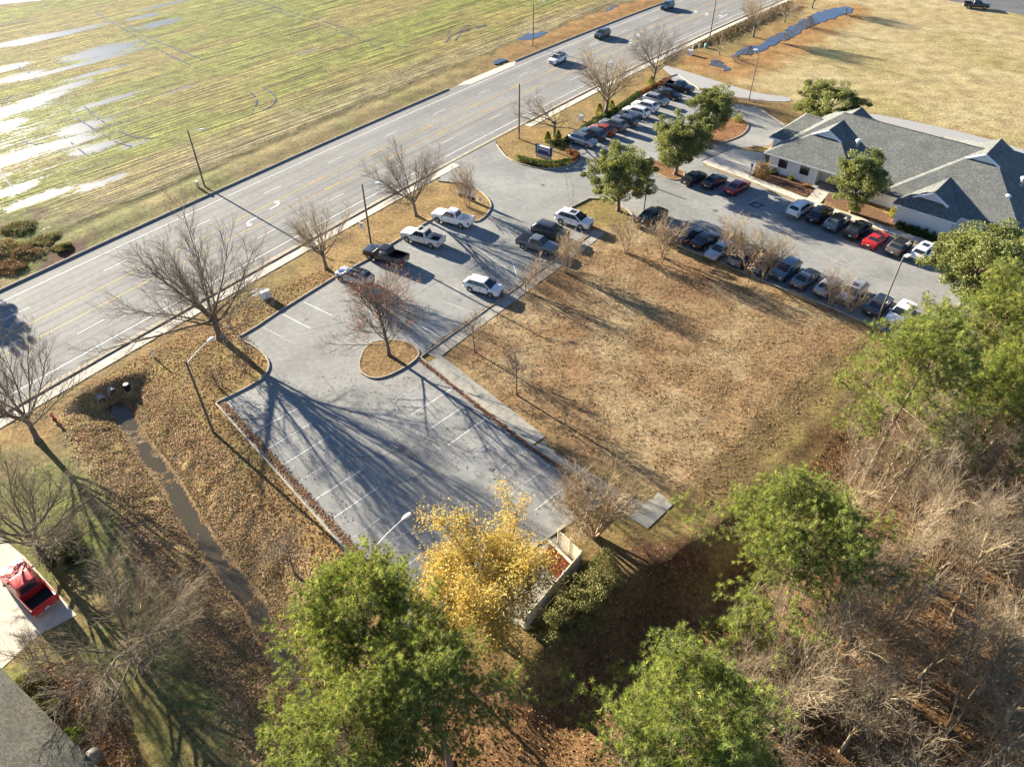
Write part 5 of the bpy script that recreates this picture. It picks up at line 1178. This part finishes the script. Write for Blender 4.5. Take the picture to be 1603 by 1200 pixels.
for c in [('sedan', 'black', 1087, 277, 'leftmost black sedan in front of the clinic', ''), ('sedan', 'black', 1119, 282, 'second black sedan in front of the clinic', ''), ('sedan', 'dark_red', 1155, 291, 'dark red sedan beside the disabled stall', ''),
          ('suv', 'white', 1253, 326, 'white wagon with black roof rails below the clinic path', 'r'), ('suv', 'black', 1284, 335, 'black crossover right of the white wagon', ''), ('suv', 'blue_grey', 1311, 347, 'blue-grey crossover with a dark roof', 'dr'),
          ('suv', 'black', 1344, 359, 'black wagon left of the bright red coupe', 'sr'), ('coupe', 'red', 1372, 373, 'bright red coupe in front of the clinic', ''), ('suv', 'brown_grey', 1409, 384, 'grey-brown crossover right of the bright red coupe', 'd'), ('suv', 'white', 1446, 393, 'white wagon at the right end of the clinic row', 's')]:
    car(c[0], c[1], c[2], c[3], 44, c[4], group=G3, opts=c[5])
for c in [('suv', 'black', 1023, 337, 44, 'black wagon at the left end of the lawn row', 'r'), ('sedan', 'dark_grey', 1076, 366, 44, 'dark sedan behind the red hydrant', ''), ('sedan', 'black', 1104, 374, 44, 'black sedan left of the three bare tan trees', ''), ('sedan', 'silver', 1128, 390, 224, 'silver sedan partly hidden by the leftmost bare tan tree', ''),
          ('suv', 'grey', 1164, 402, 44, 'grey car hidden behind the bare tan trees', ''), ('sedan', 'blue_grey', 1195, 411, 44, 'blue-grey sedan hidden behind the bare tan trees', ''), ('suv', 'blue_grey', 1230, 421, 224, 'blue crossover right of the bare tan trees', ''), ('sedan', 'grey', 1262, 434, 44, 'grey sedan between the blue crossover and the rose-silver sedan', ''),
          ('sedan', 'rose', 1298, 446, 44, 'rose-silver sedan behind a bare tan tree', ''), ('suv', 'silver', 1335, 457, 224, 'silver-white wagon with a large sunroof', 's'), ('sedan', 'dark_grey', 1376, 475, 44, 'dark sedan with a sunroof beside the leaning lamp post', 's'), ('sedan', 'white', 1411, 488, 224, 'white sedan at the right end of the lawn row', '')]:
    car(c[0], c[1], c[2], c[3], c[4], c[5], group=G4, opts=c[6])
car('suv', 'white', 873, 92, 234, 'white crossover driving on the road past the leafless trees', 'moving_car', 'car', G5, 'd', z=.02)
car('suv', 'dark_grey', 943, 53, 234, 'dark grey crossover driving on the road, second from the top', 'moving_car', 'car', G5, '', z=.02)
car('suv', 'teal', 1045, 9, 234, 'dark teal crossover farthest up the road', 'moving_car', 'car', G5, '', z=.02)
car('truck', 'black', 1528, 8, -16, 'black pickup truck on the far road at the top right', group='vehicles on the far road', opts='b', **TR)
car('truck', 'pickup_red', 44, 918, 143, 'bright red pickup truck on the concrete driveway', group='vehicles on the driveway', opts='b', sc=.97, **TR)
# ================================================================== BUILDINGS
t = NT('roof_shingle')
def shingle(name, col):
    t = NT(name); n = t.noise(.6, 5); n2 = t.noise(3.5, 3, .6); br = t.n('TexBrick', {'offset': .5}); br.inputs['Scale'].default_value = 2.2
    t.set(br.inputs['Vector'], t.n('UVMap').outputs[0]); br.inputs['Color1'].default_value = (*[x*.74 for x in col], 1); br.inputs['Color2'].default_value = (*[x*1.26 for x in col], 1); br.inputs['Mortar'].default_value = (*[x*.42 for x in col], 1); br.inputs['Mortar Size'].default_value = .02
    c = t.mix(1.0, br.outputs[0], t.ramp(n, [(.3, (.85, .86, .86)), (.7, (1.12, 1.12, 1.1))]), 'MULTIPLY'); c = t.mix(1.0, c, t.ramp(n2, [(.3, (.8, .8, .8)), (.7, (1.2, 1.2, 1.2))]), 'MULTIPLY')
    return t.done(t.pbr(c, .92, t.bump(br.outputs[1], .4, .02), spec=.2))
M['roof'] = shingle('grey_shingle', (.165, .172, .16)); M['roof_near'] = shingle('olive_grey_shingle', (.105, .10, .08))
t = NT('white_brick'); br = t.n('TexBrick'); br.inputs['Scale'].default_value = 3.0; t.set(br.inputs['Vector'], t.n('UVMap').outputs[0]); br.inputs['Color1'].default_value = (.84, .83, .81, 1); br.inputs['Color2'].default_value = (.80, .79, .77, 1); br.inputs['Mortar'].default_value = (.68, .67, .65, 1); br.inputs['Mortar Size'].default_value = .015
M['brick'] = t.done(t.pbr(br.outputs[0], .8, t.bump(br.outputs[1], .3, .01), spec=.2))
M['bronze'] = m_plain('bronze_frame', (.025, .02, .017), .5, .1, 3)
def uv_planar(me):
    """lay a metric map on every face: u along the level line, v up the slope"""
    uvl = me.uv_layers.new(name='UVMap')
    for p in me.polygons:
        n = p.normal; u = Vector((0, 0, 1)).cross(n)
        u = u.normalized() if u.length > 1e-4 else Vector((1, 0, 0)); v = n.cross(u)
        for li in p.loop_indices:
            co = me.vertices[me.loops[li].vertex_index].co; uvl.data[li].uv = (co.dot(u), co.dot(v))
BO = (37.55, 102.73); BA = R(-42)
clinic = empty('clinic_building', (*BO, 0), BA); tag(clinic, 'single-storey white brick clinic with grey hipped roofs', 'building')
ZE = 2.8
def part(name, b, m, parent=clinic, uv=True):
    me = b.mesh(name, m)
    if uv: uv_planar(me)
    return add(name, me, parent)
def dutch(u0, u1, v0, v1, front, back, vg0, zb0, zap, name='roof', vg1=None, z0=ZE):
    """hipped roof with small gables, ridge along v at the middle of u0..u1; front/back: gablet at that end"""
    c = (u0+u1)/2; sl = (zap-z0)/(c-u0); hw = (zap-zb0)/sl; b = MB(); e = .0
    A, B2, C2, D = (u0, v0, z0), (u1, v0, z0), (u1, v1, z0), (u0, v1, z0)
    gL, gR, ap = (c-hw, vg0, zb0), (c+hw, vg0, zb0), (c, vg0-.25, zap)
    if back:
        hL, hR, aq = (c-hw, vg1, zb0), (c+hw, vg1, zb0), (c, vg1+.25, zap)
        b.poly([A, B2, gR, gL]); b.poly([C2, D, hL, hR]); b.poly([B2, C2, hR, aq, ap, gR]); b.poly([D, A, gL, ap, aq, hL])
    else:
        aq = (c, v1, zap); b.poly([A, B2, gR, gL]); b.poly([B2, (u1, v1, z0), aq, ap, gR]); b.poly([(u0, v1, z0), A, gL, ap, aq])
    r = part(name, b, M['roof'])
    g = MB(); g.poly([(c-hw-.12, vg0-.02, zb0+.02), (c+hw+.12, vg0-.02, zb0+.02), (c, vg0-.02, zap-.02)]); part('gable', g, M['white_paint'], r, False)
    for sg in (-1, 1):
        q = MB(); a = Vector((c+sg*(hw+.25), vg0-.30, zb0-.06)); p = Vector((c, vg0-.30, zap+.03)); dn = Vector((0, 0, -.2))
        q.quad(tuple(a), tuple(p), tuple(p+dn), tuple(a+dn)); q.quad(tuple(a), tuple(p), tuple(p+Vector((0, .3, .02))), tuple(a+Vector((0, .3, .02)))); part('bargeboard', q, M['white_paint'], r, False)
    if back:
        g = MB(); g.poly([(c+hw+.12, vg1+.02, zb0+.02), (c-hw-.12, vg1+.02, zb0+.02), (c, vg1+.02, zap-.02)]); part('gable', g, M['white_paint'], r, False)
    return r
# roofs
b = MB(); rz_, rv_ = 7.05, 11.4
b.poly([(0.2, .45, ZE-.004), (33, .45, ZE-.004), (27, rv_, rz_), (6.1, rv_, rz_)]); b.poly([(33, 22.4, ZE-.004), (0.2, 22.4, ZE-.004), (6.1, rv_, rz_), (27, rv_, rz_)]); b.poly([(.2, 22.4, ZE-.004), (.2, .45, ZE-.004), (6.1, rv_, rz_)]); b.poly([(33, .45, ZE-.004), (33, 22.4, ZE-.004), (27, rv_, rz_)])
main_roof = part('roof', b, M['roof'])
dutch(0, 13.5, 0, 22, True, True, 5.1, 5.35, 6.45, vg1=16.9)
dutch(17.8, 35.3, -1.5, 24.5, True, True, 8.4, 6.5, 7.55, vg1=15.2)
dutch(20.2, 28.2, -3.4, 5.0, True, False, -1.7, 3.9, 4.95)
b = MB(); A = [(-2.1, 5.8, ZE+.02), (6.0, 5.8, ZE+.02), (6.0, 19.2, ZE+.02), (-2.1, 19.2, ZE+.02)]; r0, r1 = (.1, 12.5, 4.9), (6.0, 12.5, 4.9)
b.poly([A[0], A[1], r1, r0]); b.poly([A[2], A[3], r0, r1]); b.poly([A[3], A[0], r0]); part('roof', b, M['roof'])
# ridge caps
for a, c in (((6.1, rv_, rz_+.02), (27, rv_, rz_+.02)), ((6.75, 4.9, 6.47), (6.75, 17.1, 6.47)), ((26.55, 8.2, 7.57), (26.55, 15.4, 7.57)), ((24.2, -1.9, 4.97), (24.2, 4.6, 4.97)), ((.1, 12.5, 4.92), (6, 12.5, 4.92))):
    q = MB().tube([a, c], .07, 6); part('ridge_cap', q, M['roof'], main_roof, True)
# fascia boards
def fascia(pts, z=ZE):
    for (x0, y0), (x1, y1) in zip(pts[:-1], pts[1:]):
        L = math.hypot(x1-x0, y1-y0); o = MB().box(0, L, -.03, .03, -.20, .015).build('fascia', M['white_paint'], clinic, (x0, y0, z), math.atan2(y1-y0, x1-x0))
fascia([(0, 5.7), (0, 0), (13.5, 0)]); fascia([(13.5, .45), (20.2, .45)], ZE-.01); fascia([(20.2, .45), (20.2, -3.4), (28.2, -3.4), (28.2, -1.5), (35.3, -1.5), (35.3, 24.5)]); fascia([(-2.1, 19.2), (-2.1, 5.8), (0, 5.8)], ZE+.02)
fascia([(0, 22), (0, 19.3)])
# walls: each run of wall is a box with openings left for the porch
def wall(x0, x1, y0, y1, z0=-.1, z1=ZE-.03):
    o = part('wall', MB().box(x0, x1, y0, y1, z0, z1), M['brick']); return o
wall(.75, 8.0, .75, 1.0); wall(.75, 1.0, 1.0, 21.2); wall(8.0, 8.25, .75, 2.6); wall(8.0, 12.0, 2.6, 2.85); wall(12.0, 13.0, .75, 2.85); wall(13.0, 20.9, 1.1, 1.35)
wall(20.9, 27.6, -2.75, -2.5); wall(20.9, 21.15, -2.5, 1.1); wall(27.35, 27.6, -2.5, -.8); wall(27.6, 34.6, -.8, -.55); wall(34.35, 34.6, -.55, 23.6); wall(1.0, 34.35, 21.0, 21.25)
wall(-1.5, .74, 6.4, 6.65); wall(-1.5, -1.25, 6.65, 18.6)
part('sill_band', MB().box(.70, 8.02, .69, .749, .85, 1.0), M['white_paint'], clinic, False); part('soffit', MB().box(.05, 13.4, .05, 3.0, ZE-.08, ZE-.05), M['white_paint'], clinic, False)
part('porch_floor', MB().box(8.26, 11.99, -.3, 2.59, -.02, .09), M['concrete_old'], clinic, False)
def window(u, v, w, h, z, nx=1, nz=1, face=-1):
    o = part('window', MB().box(u-w/2, u+w/2, v-.045, v-.002, z, z+h), M['bronze'], clinic, False)
    for i in range(nx):
        for j in range(nz):
            a = u-w/2+.06+i*(w-.06)/nx; c = z+.06+j*(h-.06)/nz
            MB().box(a, a+(w-.06)/nx-.06, v-.055, v-.046, c, c+(h-.06)/nz-.06).build('pane', M['dark_glass'], o)
window(2.95, .75, 1.35, 1.45, 1.02, 2, 2); window(6.35, .75, 1.35, 1.45, 1.02, 2, 2); window(9.6, 2.6, 1.4, .6, 1.55, 2, 1)
window(15.0, 1.1, 1.3, .3, 2.3); window(18.8, 1.1, 1.3, .3, 2.3); window(22.6, -2.75, 1.2, .28, 2.28); window(25.8, -2.75, 1.2, .28, 2.28); window(29.2, -.8, 1.3, .28, 2.28); window(32.4, -.8, 1.3, .28, 2.28)
d = part('door', MB().box(11.0, 11.95, 2.53, 2.598, .09, 2.15), M['bronze'], clinic, False); MB().box(11.12, 11.83, 2.515, 2.528, .3, 2.03).build('pane', M['dark_glass'], d); MB().tube([(11.17, 2.47, .95), (11.17, 2.47, 1.25)], .02, 6).build('handle', M['galv'], d)
MB().box(11.0, 11.95, 1.1, 2.45, .092, .10).build('door_mat', M['black'], clinic)
# roof vents
def vent(px, py, z):
    x, y = G(px, py, z); dx, dy = x-BO[0], y-BO[1]; u = dx*math.cos(BA)+dy*math.sin(BA); v = -dx*math.sin(BA)+dy*math.cos(BA)
    o = MB().lathe([(.22, -.7), (.22, .25)], 12).build('roof_vent', M['galv'], clinic, (u, v, z)); MB().lathe([(.10, .24), (.40, .27), (.40, .42), (.25, .55), (.05, .6)], 14).build('vent_cap', M['white_paint'], o)
vent(1343, 224, 5.4); vent(1576, 311, 4.4); vent(1601, 283, 5.6)
# planting beds and path
for pts, lab in ((
        [(1165, 283), (1185, 268), (1203, 268), (1262, 287), (1280, 293), (1264, 307), (1255, 307)], 'bed'), ([(1282, 313), (1297, 300), (1310, 303), (1398, 338), (1402, 350), (1480, 372), (1470, 382), (1400, 358)], 'bed')):
    sheet('planting_bed', smooth_poly(GP(pts), 1), .03, M['mulch'])
slab_run('footpath', mid(G(1258, 314), G(1284, 322)), mid(G(1280, 294), G(1297, 301)), 2.0, M['concrete'], 3, .055)
sheet('gravel_strip', GP([(1345, 176), (1430, 196), (1540, 224), (1610, 246), (1610, 262), (1530, 240), (1420, 210), (1350, 190)]), .028, M['gravel'])
# ---- near house at the bottom left: only a roof corner shows
house = empty('near_house'); tag(house, 'grey shingled roof of the near house at the bottom left', 'house')
e0 = Vector((*G(0, 1043, 3.2), 3.2)); e1 = Vector((*G(160, 1206, 3.2), 3.2)); du = (e1-e0).normalized(); dn = Vector((-du.y, du.x, 0))
if dn.x > 0: dn = -dn
e0 = e0-du*12; LL = 30; sl = .38
b = MB(); n_c = 46; ex = .145
for k in range(n_c):                                            # shingle courses, each lapping the one below
    a = e0+dn*(k*ex)+Vector((0, 0, k*ex*sl)); c = a+dn*(ex+.01)+Vector((0, 0, (ex+.01)*sl)); lift = Vector((0, 0, .014))
    b.quad(tuple(a+lift), tuple(a+du*LL+lift), tuple(c+du*LL), tuple(c)); b.quad(tuple(a), tuple(a+du*LL), tuple(a+du*LL+lift), tuple(a+lift))
me = b.mesh('roof', M['roof_near']); me.update()
for p in me.polygons: pass
bm = bmesh.new(); bm.from_mesh(me); bmesh.ops.recalc_face_normals(bm, faces=bm.faces)
for f in bm.faces:
    if f.normal.z < -.1: f.normal_flip()
bm.to_mesh(me); bm.free(); uv_planar(me); add('roof', me, house)
top = e0+dn*(n_c*ex)+Vector((0, 0, n_c*ex*sl)); b = MB(); q1 = top+dn*(n_c*ex)-Vector((0, 0, n_c*ex*sl)); b.quad(tuple(top), tuple(top+du*LL), tuple(q1+du*LL), tuple(q1)); me = b.mesh('roof', M['roof_near']); uv_planar(me); add('roof', me, house)
b = MB(); a = e0; b.quad(tuple(a), tuple(a+du*LL), tuple(a+du*LL-Vector((0, 0, .2))), tuple(a-Vector((0, 0, .2)))); b.build('fascia', M['white_paint'], house)
b = MB(); a = e0+dn*.5; a.z = 0; b.quad(tuple(a), tuple(a+du*LL), tuple(a+du*LL+Vector((0, 0, 3.1))), tuple(a+Vector((0, 0, 3.1)))); me = b.mesh('wall', M['brick']); uv_planar(me); add('wall', me, house)
# ================================================================== STREET FURNITURE AND SMALL THINGS
def cobra(px, py, h, adir, label, arm=2.2, base=None, mat='wood_pole', up=.35):
    x, y = base or G(px, py); o = empty('street_lamp', (x, y, hz(x, y)), R(adir))
    MB().tube([(0, 0, -.3), (0, 0, h*.5), (0, 0, h)], [.14, .12, .09], 10).build('pole', M[mat], o, smooth=True, sharp=50)
    MB().tube([(.02, 0, h-.3), (arm*.5, 0, h-.3+up*.7), (arm, 0, h-.3+up)], [.035, .03, .028], 8).build('arm', M['lamp_white'], o, smooth=True, sharp=50)
    b = MB(); V = []; z = h-.3+up
    for t_, w, d in ((0, .06, .05), (.12, .13, .09), (.35, .20, .13), (.6, .19, .12), (.78, .10, .06)):
        V += [(arm+t_-.05, -w, z), (arm+t_-.05, -w*.6, z+d), (arm+t_-.05, w*.6, z+d), (arm+t_-.05, w, z), (arm+t_-.05, 0, z-d*.7)]
    Fc = [(i*5+j, i*5+(j+1) % 5, (i+1)*5+(j+1) % 5, (i+1)*5+j) for i in range(4) for j in range(5)]+[(4, 3, 2, 1, 0), (20, 21, 22, 23, 24)]
    add('lamp_head', mesh_py('lamp_head', V, Fc, M['lamp_white'], True, 50), o); tag(o, label, 'street lamp', 'lamp posts'); return o
cobra(334, 676.3, 8.6, 62, 'lamp post with long pale arm on the grass left of the empty lot', 2.6, up=.6)
cobra(320.7, 292.7, 8.3, 0, 'lamp post across the road opposite the turn arrows', 1.7)
cobra(581, 384, 8.4, 5, 'lamp post beside the black pickup at the road verge', 1.6)
cobra(834, 73, 8.4, 15, 'lamp post across the road beside the blue puddle', 1.9)
cobra(1111, 59, 8.8, 150, 'lamp post beside the sidewalk left of the pond trees', 1.9)
# lamp whose arm shows above the near pine
xl, yl = G(585, 860, 8.2); cobra(0, 0, 8.6, 48, 'lamp post hidden by the near pine, pale arm over the lot', 2.6, base=(xl, yl), up=.6)
def utility(px, py, h, label):
    x, y = G(px, py); o = empty('utility_pole', (x, y, 0)); MB().tube([(0, 0, -.3), (0, 0, h)], [.15, .11], 10).build('pole', M['wood_pole'], o, smooth=True, sharp=50)
    MB().box(-.06, .06, -.22, -.14, .3, 1.0).build('meter_box', M['galv'], o); tag(o, label, 'pole', 'lamp posts')
utility(812.5, 217.5, 8.8, 'bare pole on the tip of the sign island')
def shoebox(px, py, h, label, base_r=.0, ang=0, lean=0):
    x, y = G(px, py); o = empty('lot_lamp', (x, y, 0), R(ang))
    if base_r: MB().lathe([(base_r, -.2), (base_r, .35), (base_r*.92, .4)], 16).build('concrete_base', M['concrete_old'], o)
    MB().tube([(0, 0, 0), (0, 0, h)], [.10, .075], 10).build('pole', M['steel'], o, smooth=True, sharp=50)
    MB().tube([(0, 0, h-.1), (.35, 0, h-.05)], .035, 6).build('arm', M['steel'], o); MB().box(.3, .95, -.2, .2, h-.14, h+.02).build('lamp_head', M['lamp_white'], o); tag(o, label, 'lamp post', 'lamp posts')
shoebox(1369.5, 510, 8.8, 'lot lamp post with a round concrete foot at the lawn corner', .38, 30)
shoebox(1008, 328, 7.6, 'lot lamp post in front of the round evergreen tree', .0, 200)
shoebox(1172, 158, 8.8, 'lot lamp post beside the gravel lane', .0, 170)
shoebox(944, 172, 8.0, 'dark lamp post among the branches of the tall leafless tree', .0, 0)
# monument sign: navy panel between white-capped posts on a pale base
x, y = G(851, 247); o = empty('monument_sign', (x, y, 0), R(-36))
MB().box(-1.35, 1.35, -.22, .22, 0, .55).build('base', M['concrete'], o); MB().box(-1.3, 1.3, -.16, .16, .55, 1.75).build('panel', M['blue_sign'], o)
for sg in (-1, 1): MB().box(sg*1.3-.14, sg*1.3+.14, -.2, .2, .55, 1.95).build('post', M['blue_sign'], o); MB().box(sg*1.08-.05, sg*1.08+.05, -.18, -.165, .85, 1.75).build('trim', M['white_paint'], o)
MB().box(-.95, .95, -.172, -.165, 1.30, 1.42).build('lettering', M['white_paint'], o); MB().box(-.8, .8, -.172, -.165, 1.52, 1.58).build('lettering', M['lamp_white'], o); MB().box(-1.15, 1.15, -.19, .19, 1.75, 1.82).build('cap', M['white_paint'], o)
tag(o, 'navy blue monument sign on a pale base, on the kerbed island', 'sign')
# white banner sign behind the multi-stemmed tree
x, y = G(731, 311); o = empty('banner_sign', (x, y, 0), R(-34)); MB().box(-1.5, 1.5, -.06, .06, .55, 2.35).build('panel', M['white_paint'], o); MB().box(-1.4, 1.4, -.045, .045, .08, .5).build('dark_base', M['black'], o)  # white panel above a dark base board
for sg in (-1, 1): MB().box(sg*1.5-.05, sg*1.5+.05, -.05, .05, 0, 2.4).build('post', M['white_paint'], o)
tag(o, 'white banner board on posts at the road entrance', 'sign')
def post_sign(px, py, h, w, hh, m, label, pm='white_paint', ang=-36, bars=False):
    x, y = G(px, py); o = empty('small_sign', (x, y, 0), R(ang)); MB().box(-.04, .04, -.04, .04, 0, h).build('post', M[pm], o); p = MB().box(-w/2, w/2, -.065, -.042, h-hh, h).build('panel', M[m], o)
    if bars: MB().box(-w*.32, w*.32, -.07, -.066, h-hh*.4, h-hh*.25).build('lettering', M['blue_sign'], p); MB().box(-w*.3, w*.3, -.07, -.066, h-hh*.8, h-hh*.68).build('lettering', M['blue_sign'], p)
    tag(o, label, 'sign'); return o
# hanging yard sign
x, y = G(571, 367.5); o = empty('yard_sign', (x, y, 0), R(-36)); MB().box(-.05, .05, -.05, .05, 0, 1.75).build('post', M['white_paint'], o); MB().box(-.75, -.05, -.04, .04, 1.62, 1.7).build('arm', M['white_paint'], o)
p = MB().box(-.72, -.08, -.02, .02, .85, 1.55).build('panel', M['white_paint'], o); MB().box(-.62, -.18, -.026, -.021, 1.3, 1.45).build('lettering', M['blue_sign'], p); MB().box(-.6, -.2, -.026, -.021, .95, 1.03).build('lettering', M['blue_sign'], p); tag(o, 'white yard sign hanging from a post on the verge', 'sign')
post_sign(752, 319, 1.0, .6, .5, 'white_paint', 'small white sign beside the banner board', bars=True)
post_sign(1173, 279, 2.3, .35, .5, 'blue_bright', 'blue disabled parking sign on a tall post by the clinic', 'steel')
post_sign(1223, 281, 1.7, .45, .75, 'white_paint', 'white notice sign in the clinic planting bed', 'steel', bars=True)
post_sign(823, 457, 2.0, .3, .4, 'steel', 'thin sign post at the footpath beside the bare tree', 'steel')
post_sign(868, 418, 2.0, .3, .4, 'steel', 'thin sign post at the footpath beside the grey pickup', 'steel')
# utility cabinets
def cabinet(px, py, w, d, h, m, label, ang=-36, cat='utility box', lid=True):
    x, y = G(px, py); o = empty('utility_cabinet', (x, y, hz(x, y)), R(ang)); MB().box(-w/2, w/2, -d/2, d/2, -.05, h).build('cabinet', M[m], o)
    if lid: MB().box(-w/2-.03, w/2+.03, -d/2-.03, d/2+.03, h, h+.06).build('lid', M[m], o)
    MB().box(-.03, .03, -d/2-.02, -d/2-.001, h*.45, h*.6).build('latch', M['steel'], o); tag(o, label, cat); return o
x, y = G(405, 458); sheet('concrete_pad', [(x+.9*math.cos(a), y+.9*math.sin(a)) for a in np.linspace(0, 6.283, 18)[:-1]], .035, M['concrete_old'])
cabinet(413, 468, .6, .55, 1.0, 'white_paint', 'white utility cabinet on the verge, nearer the road'); cabinet(420, 465, .55, .5, .95, 'lamp_white', 'pale grey utility cabinet on the verge, nearer the lot')
cabinet(909, 189, .7, .5, .9, 'white_paint', 'white utility cabinet on the verge above the parked row'); cabinet(311, 295, .35, .35, .9, 'galv', 'grey pedestal beside the lamp post across the road')
cabinet(1080, 86, 1.1, .9, .9, 'lamp_white', 'grey transformer cabinet beside the sidewalk near the pond'); 
def stake(px, py, h, r, m, label, cap=None, cat='post'):
    x, y = G(px, py); o = empty('marker_post', (x, y, hz(x, y))); MB().tube([(0, 0, -.1), (0, 0, h)], r, 10).build('post', M[m], o)
    if cap: MB().lathe([(r*1.3, h), (r*1.3, h+.08), (r*.5, h+.14)], 10).build('cap', M[cap], o)
    tag(o, label, cat); return o
stake(240, 559, 1.0, .08, 'white_paint', 'white marker post on the verge above the culvert', 'lamp_white'); stake(1084, 79, 1.2, .09, 'white_paint', 'white marker post behind the grey transformer', 'lamp_white'); stake(1094, 76, .8, .08, 'white_paint', 'short white marker post right of the transformer', 'lamp_white')
x, y = G(1105, 75); o = empty('dome_pedestal', (x, y, 0)); MB().lathe([(.42, -.05), (.42, .5), (.36, .75), (.2, .9), (.04, .95)], 16).build('dome', M['green_box'], o, smooth=True, sharp=40); MB().lathe([(.47, -.05), (.47, .08)], 16).build('rim', M['concrete_old'], o); tag(o, 'pale green dome pedestal by the short pruned tree', 'utility box')
def hydrant(px, py, label):
    x, y = G(px, py); o = empty('fire_hydrant', (x, y, hz(x, y)), .5); MB().lathe([(.18, 0), (.18, .06), (.12, .08), (.12, .5), (.15, .52), (.15, .56), (.12, .62), (.06, .7), (.03, .76)], 14).build('barrel', M['red_enamel'], o, smooth=True, sharp=40)
    for sg in (-1, 1): MB().tube([(0, 0, .4), (sg*.2, 0, .4)], .055, 8).build('nozzle', M['red_enamel'], o)
    tag(o, label, 'hydrant')
hydrant(84, 655, 'red fire hydrant on the grass left of the culvert'); hydrant(1070, 382, 'red fire hydrant at the lawn kerb between dark sedans')
# culvert: two pipe mouths and a half-sunk drum in the ditch end
def pipe(px, py, z, r, ang, label):
    x, y = G(px, py, z); o = empty('culvert_pipe', (x, y, z), ang); b = MB(); S = 18; m_ = 0; L = 2.6
    for xx, rr in ((0, r), (0, r-.09), (-L, r-.09), (-L, r)):
        b.v += [(xx, rr*math.cos(2*math.pi*j/S), rr*math.sin(2*math.pi*j/S)) for j in range(S)]
    for k in range(3):
        for j in range(S): b.f.append((k*S+j, (k+1)*S+j, (k+1)*S+(j+1) % S, k*S+(j+1) % S))
    for j in range(S): b.f.append((3*S+j, j, (j+1) % S, 3*S+(j+1) % S))
    me = b.mesh('pipe', M['concrete_old'], True, 40); add('pipe', me, o)
    bp = MB().lathe([(r-.1, -.02), (r-.1, .0)], 16).build('back_plate', M['black'], o); bp.rotation_euler = (0, math.pi/2, 0); bp.location = (-L+.02, 0, 0); tag(o, label, 'pipe', 'culvert pipes')
pang = math.atan2(STREAM[1][1]-STREAM[0][1], STREAM[1][0]-STREAM[0][0])
pipe(161, 628, -.85, .5, pang, 'left concrete culvert pipe opening into the ditch'); pipe(178, 615, -.72, .5, pang, 'right concrete culvert pipe opening into the ditch')
x, y = G(199, 606, -.6); o = empty('drum', (x, y, -.95), .4); b = MB().lathe([(.28, 0), (.28, .25), (.3, .28), (.28, .31), (.28, .75)], 16); b.build('drum_body', M['black'], o); MB().lathe([(.26, .75), (.24, .78), (.1, .8)], 16).build('lid', M['white_paint'], o); tag(o, 'black drum with a white lid in the ditch end', 'drum')
x, y = G(281, 913, -.3); o = empty('drain_pipe', (x, y, hz(x, y)+.1), R(-40)); MB().tube([(-.7, 0, .02), (.5, 0, -.05)], .10, 10).build('pipe', M['black'], o); MB().lathe([(.12, -.03), (.12, .05)], 10).build('collar', M['lamp_white'], o); tag(o, 'short drain pipe poking from the left ditch bank', 'pipe')
# bin by the near house
x, y = G(152, 1188); o = empty('round_bin', (x, y, 0)); MB().lathe([(.36, 0), (.42, .75)], 18).build('barrel', M['steel'], o, smooth=True, sharp=40); MB().lathe([(.44, .74), (.44, .80), (.3, .92), (.05, .97)], 18).build('lid', M['steel'], o, smooth=True, sharp=60); MB().tube([(-.1, 0, .96), (0, 0, 1.03), (.1, 0, .96)], .02, 6).build('handle', M['steel'], o); tag(o, 'round grey bin with a shiny lid beside the near roof', 'bin')
# cream fence round the bin enclosure
fen = empty('vinyl_fence', (*G(908, 884), 0)); FB = Vector((*G(908, 884), 0))
corners = [Vector((*G(873, 850), 0)), FB, Vector((*G(822, 985), 0)), Vector((*G(800, 962), 0))]
H = 1.75
for a, c, n in ((corners[0], corners[1], 2), (corners[1], corners[2], 3), (corners[2], corners[3], 1)):
    d = c-a; L = d.length/n; ang = math.atan2(d.y, d.x)
    for k in range(n):
        p = a+d*(k/n)-FB
        pb = MB(); pb.box(.07, L-.07, -.025, .025, .08, H-.08); pn = pb.build('panel', M['vinyl'], fen, tuple(p), ang)
        for z0, z1 in ((.02, .16), (H-.14, H)): MB().box(.06, L-.06, -.04, .04, z0, z1).build('rail', M['vinyl'], pn)
pts_ = [corners[0], (corners[0]+corners[1])/2, corners[1], corners[1].lerp(corners[2], 1/3), corners[1].lerp(corners[2], 2/3), corners[2], corners[3]]
for p in pts_:
    q = p-FB; po = MB().box(-.065, .065, -.065, .065, -.1, H+.06).build('post', M['vinyl'], fen, tuple(q)); MB().lathe([(.09, H+.06), (.08, H+.1), (.01, H+.16)], 4).build('cap', M['vinyl'], po)
tag(fen, 'cream vinyl fence round the bin enclosure beside the golden maple', 'fence')
sheet('concrete_pad', GP([(868, 838), (906, 880), (823, 982), (760, 960), (740, 925)]), .03, M['concrete_old'])
o = add('timber_stop', MB().box(-1.7, 1.7, -.1, .1, 0, .16).mesh('timber_stop', M['vinyl']), None, (*G(880, 868), .04), math.atan2(corners[1].y-corners[0].y, corners[1].x-corners[0].x)); tag(o, 'pale timber stop lying along the inside of the cream fence', 'beam')
# small things on the far drive and pond
o = add('timber_post', MB().tube([(0, 0, -.1), (0, 0, 1.5)], .16, 8).mesh('timber_post', M['wood_pole']), None, (*G(1323, 24), 0)); tag(o, 'pale post standing at the far end of the pond', 'post')
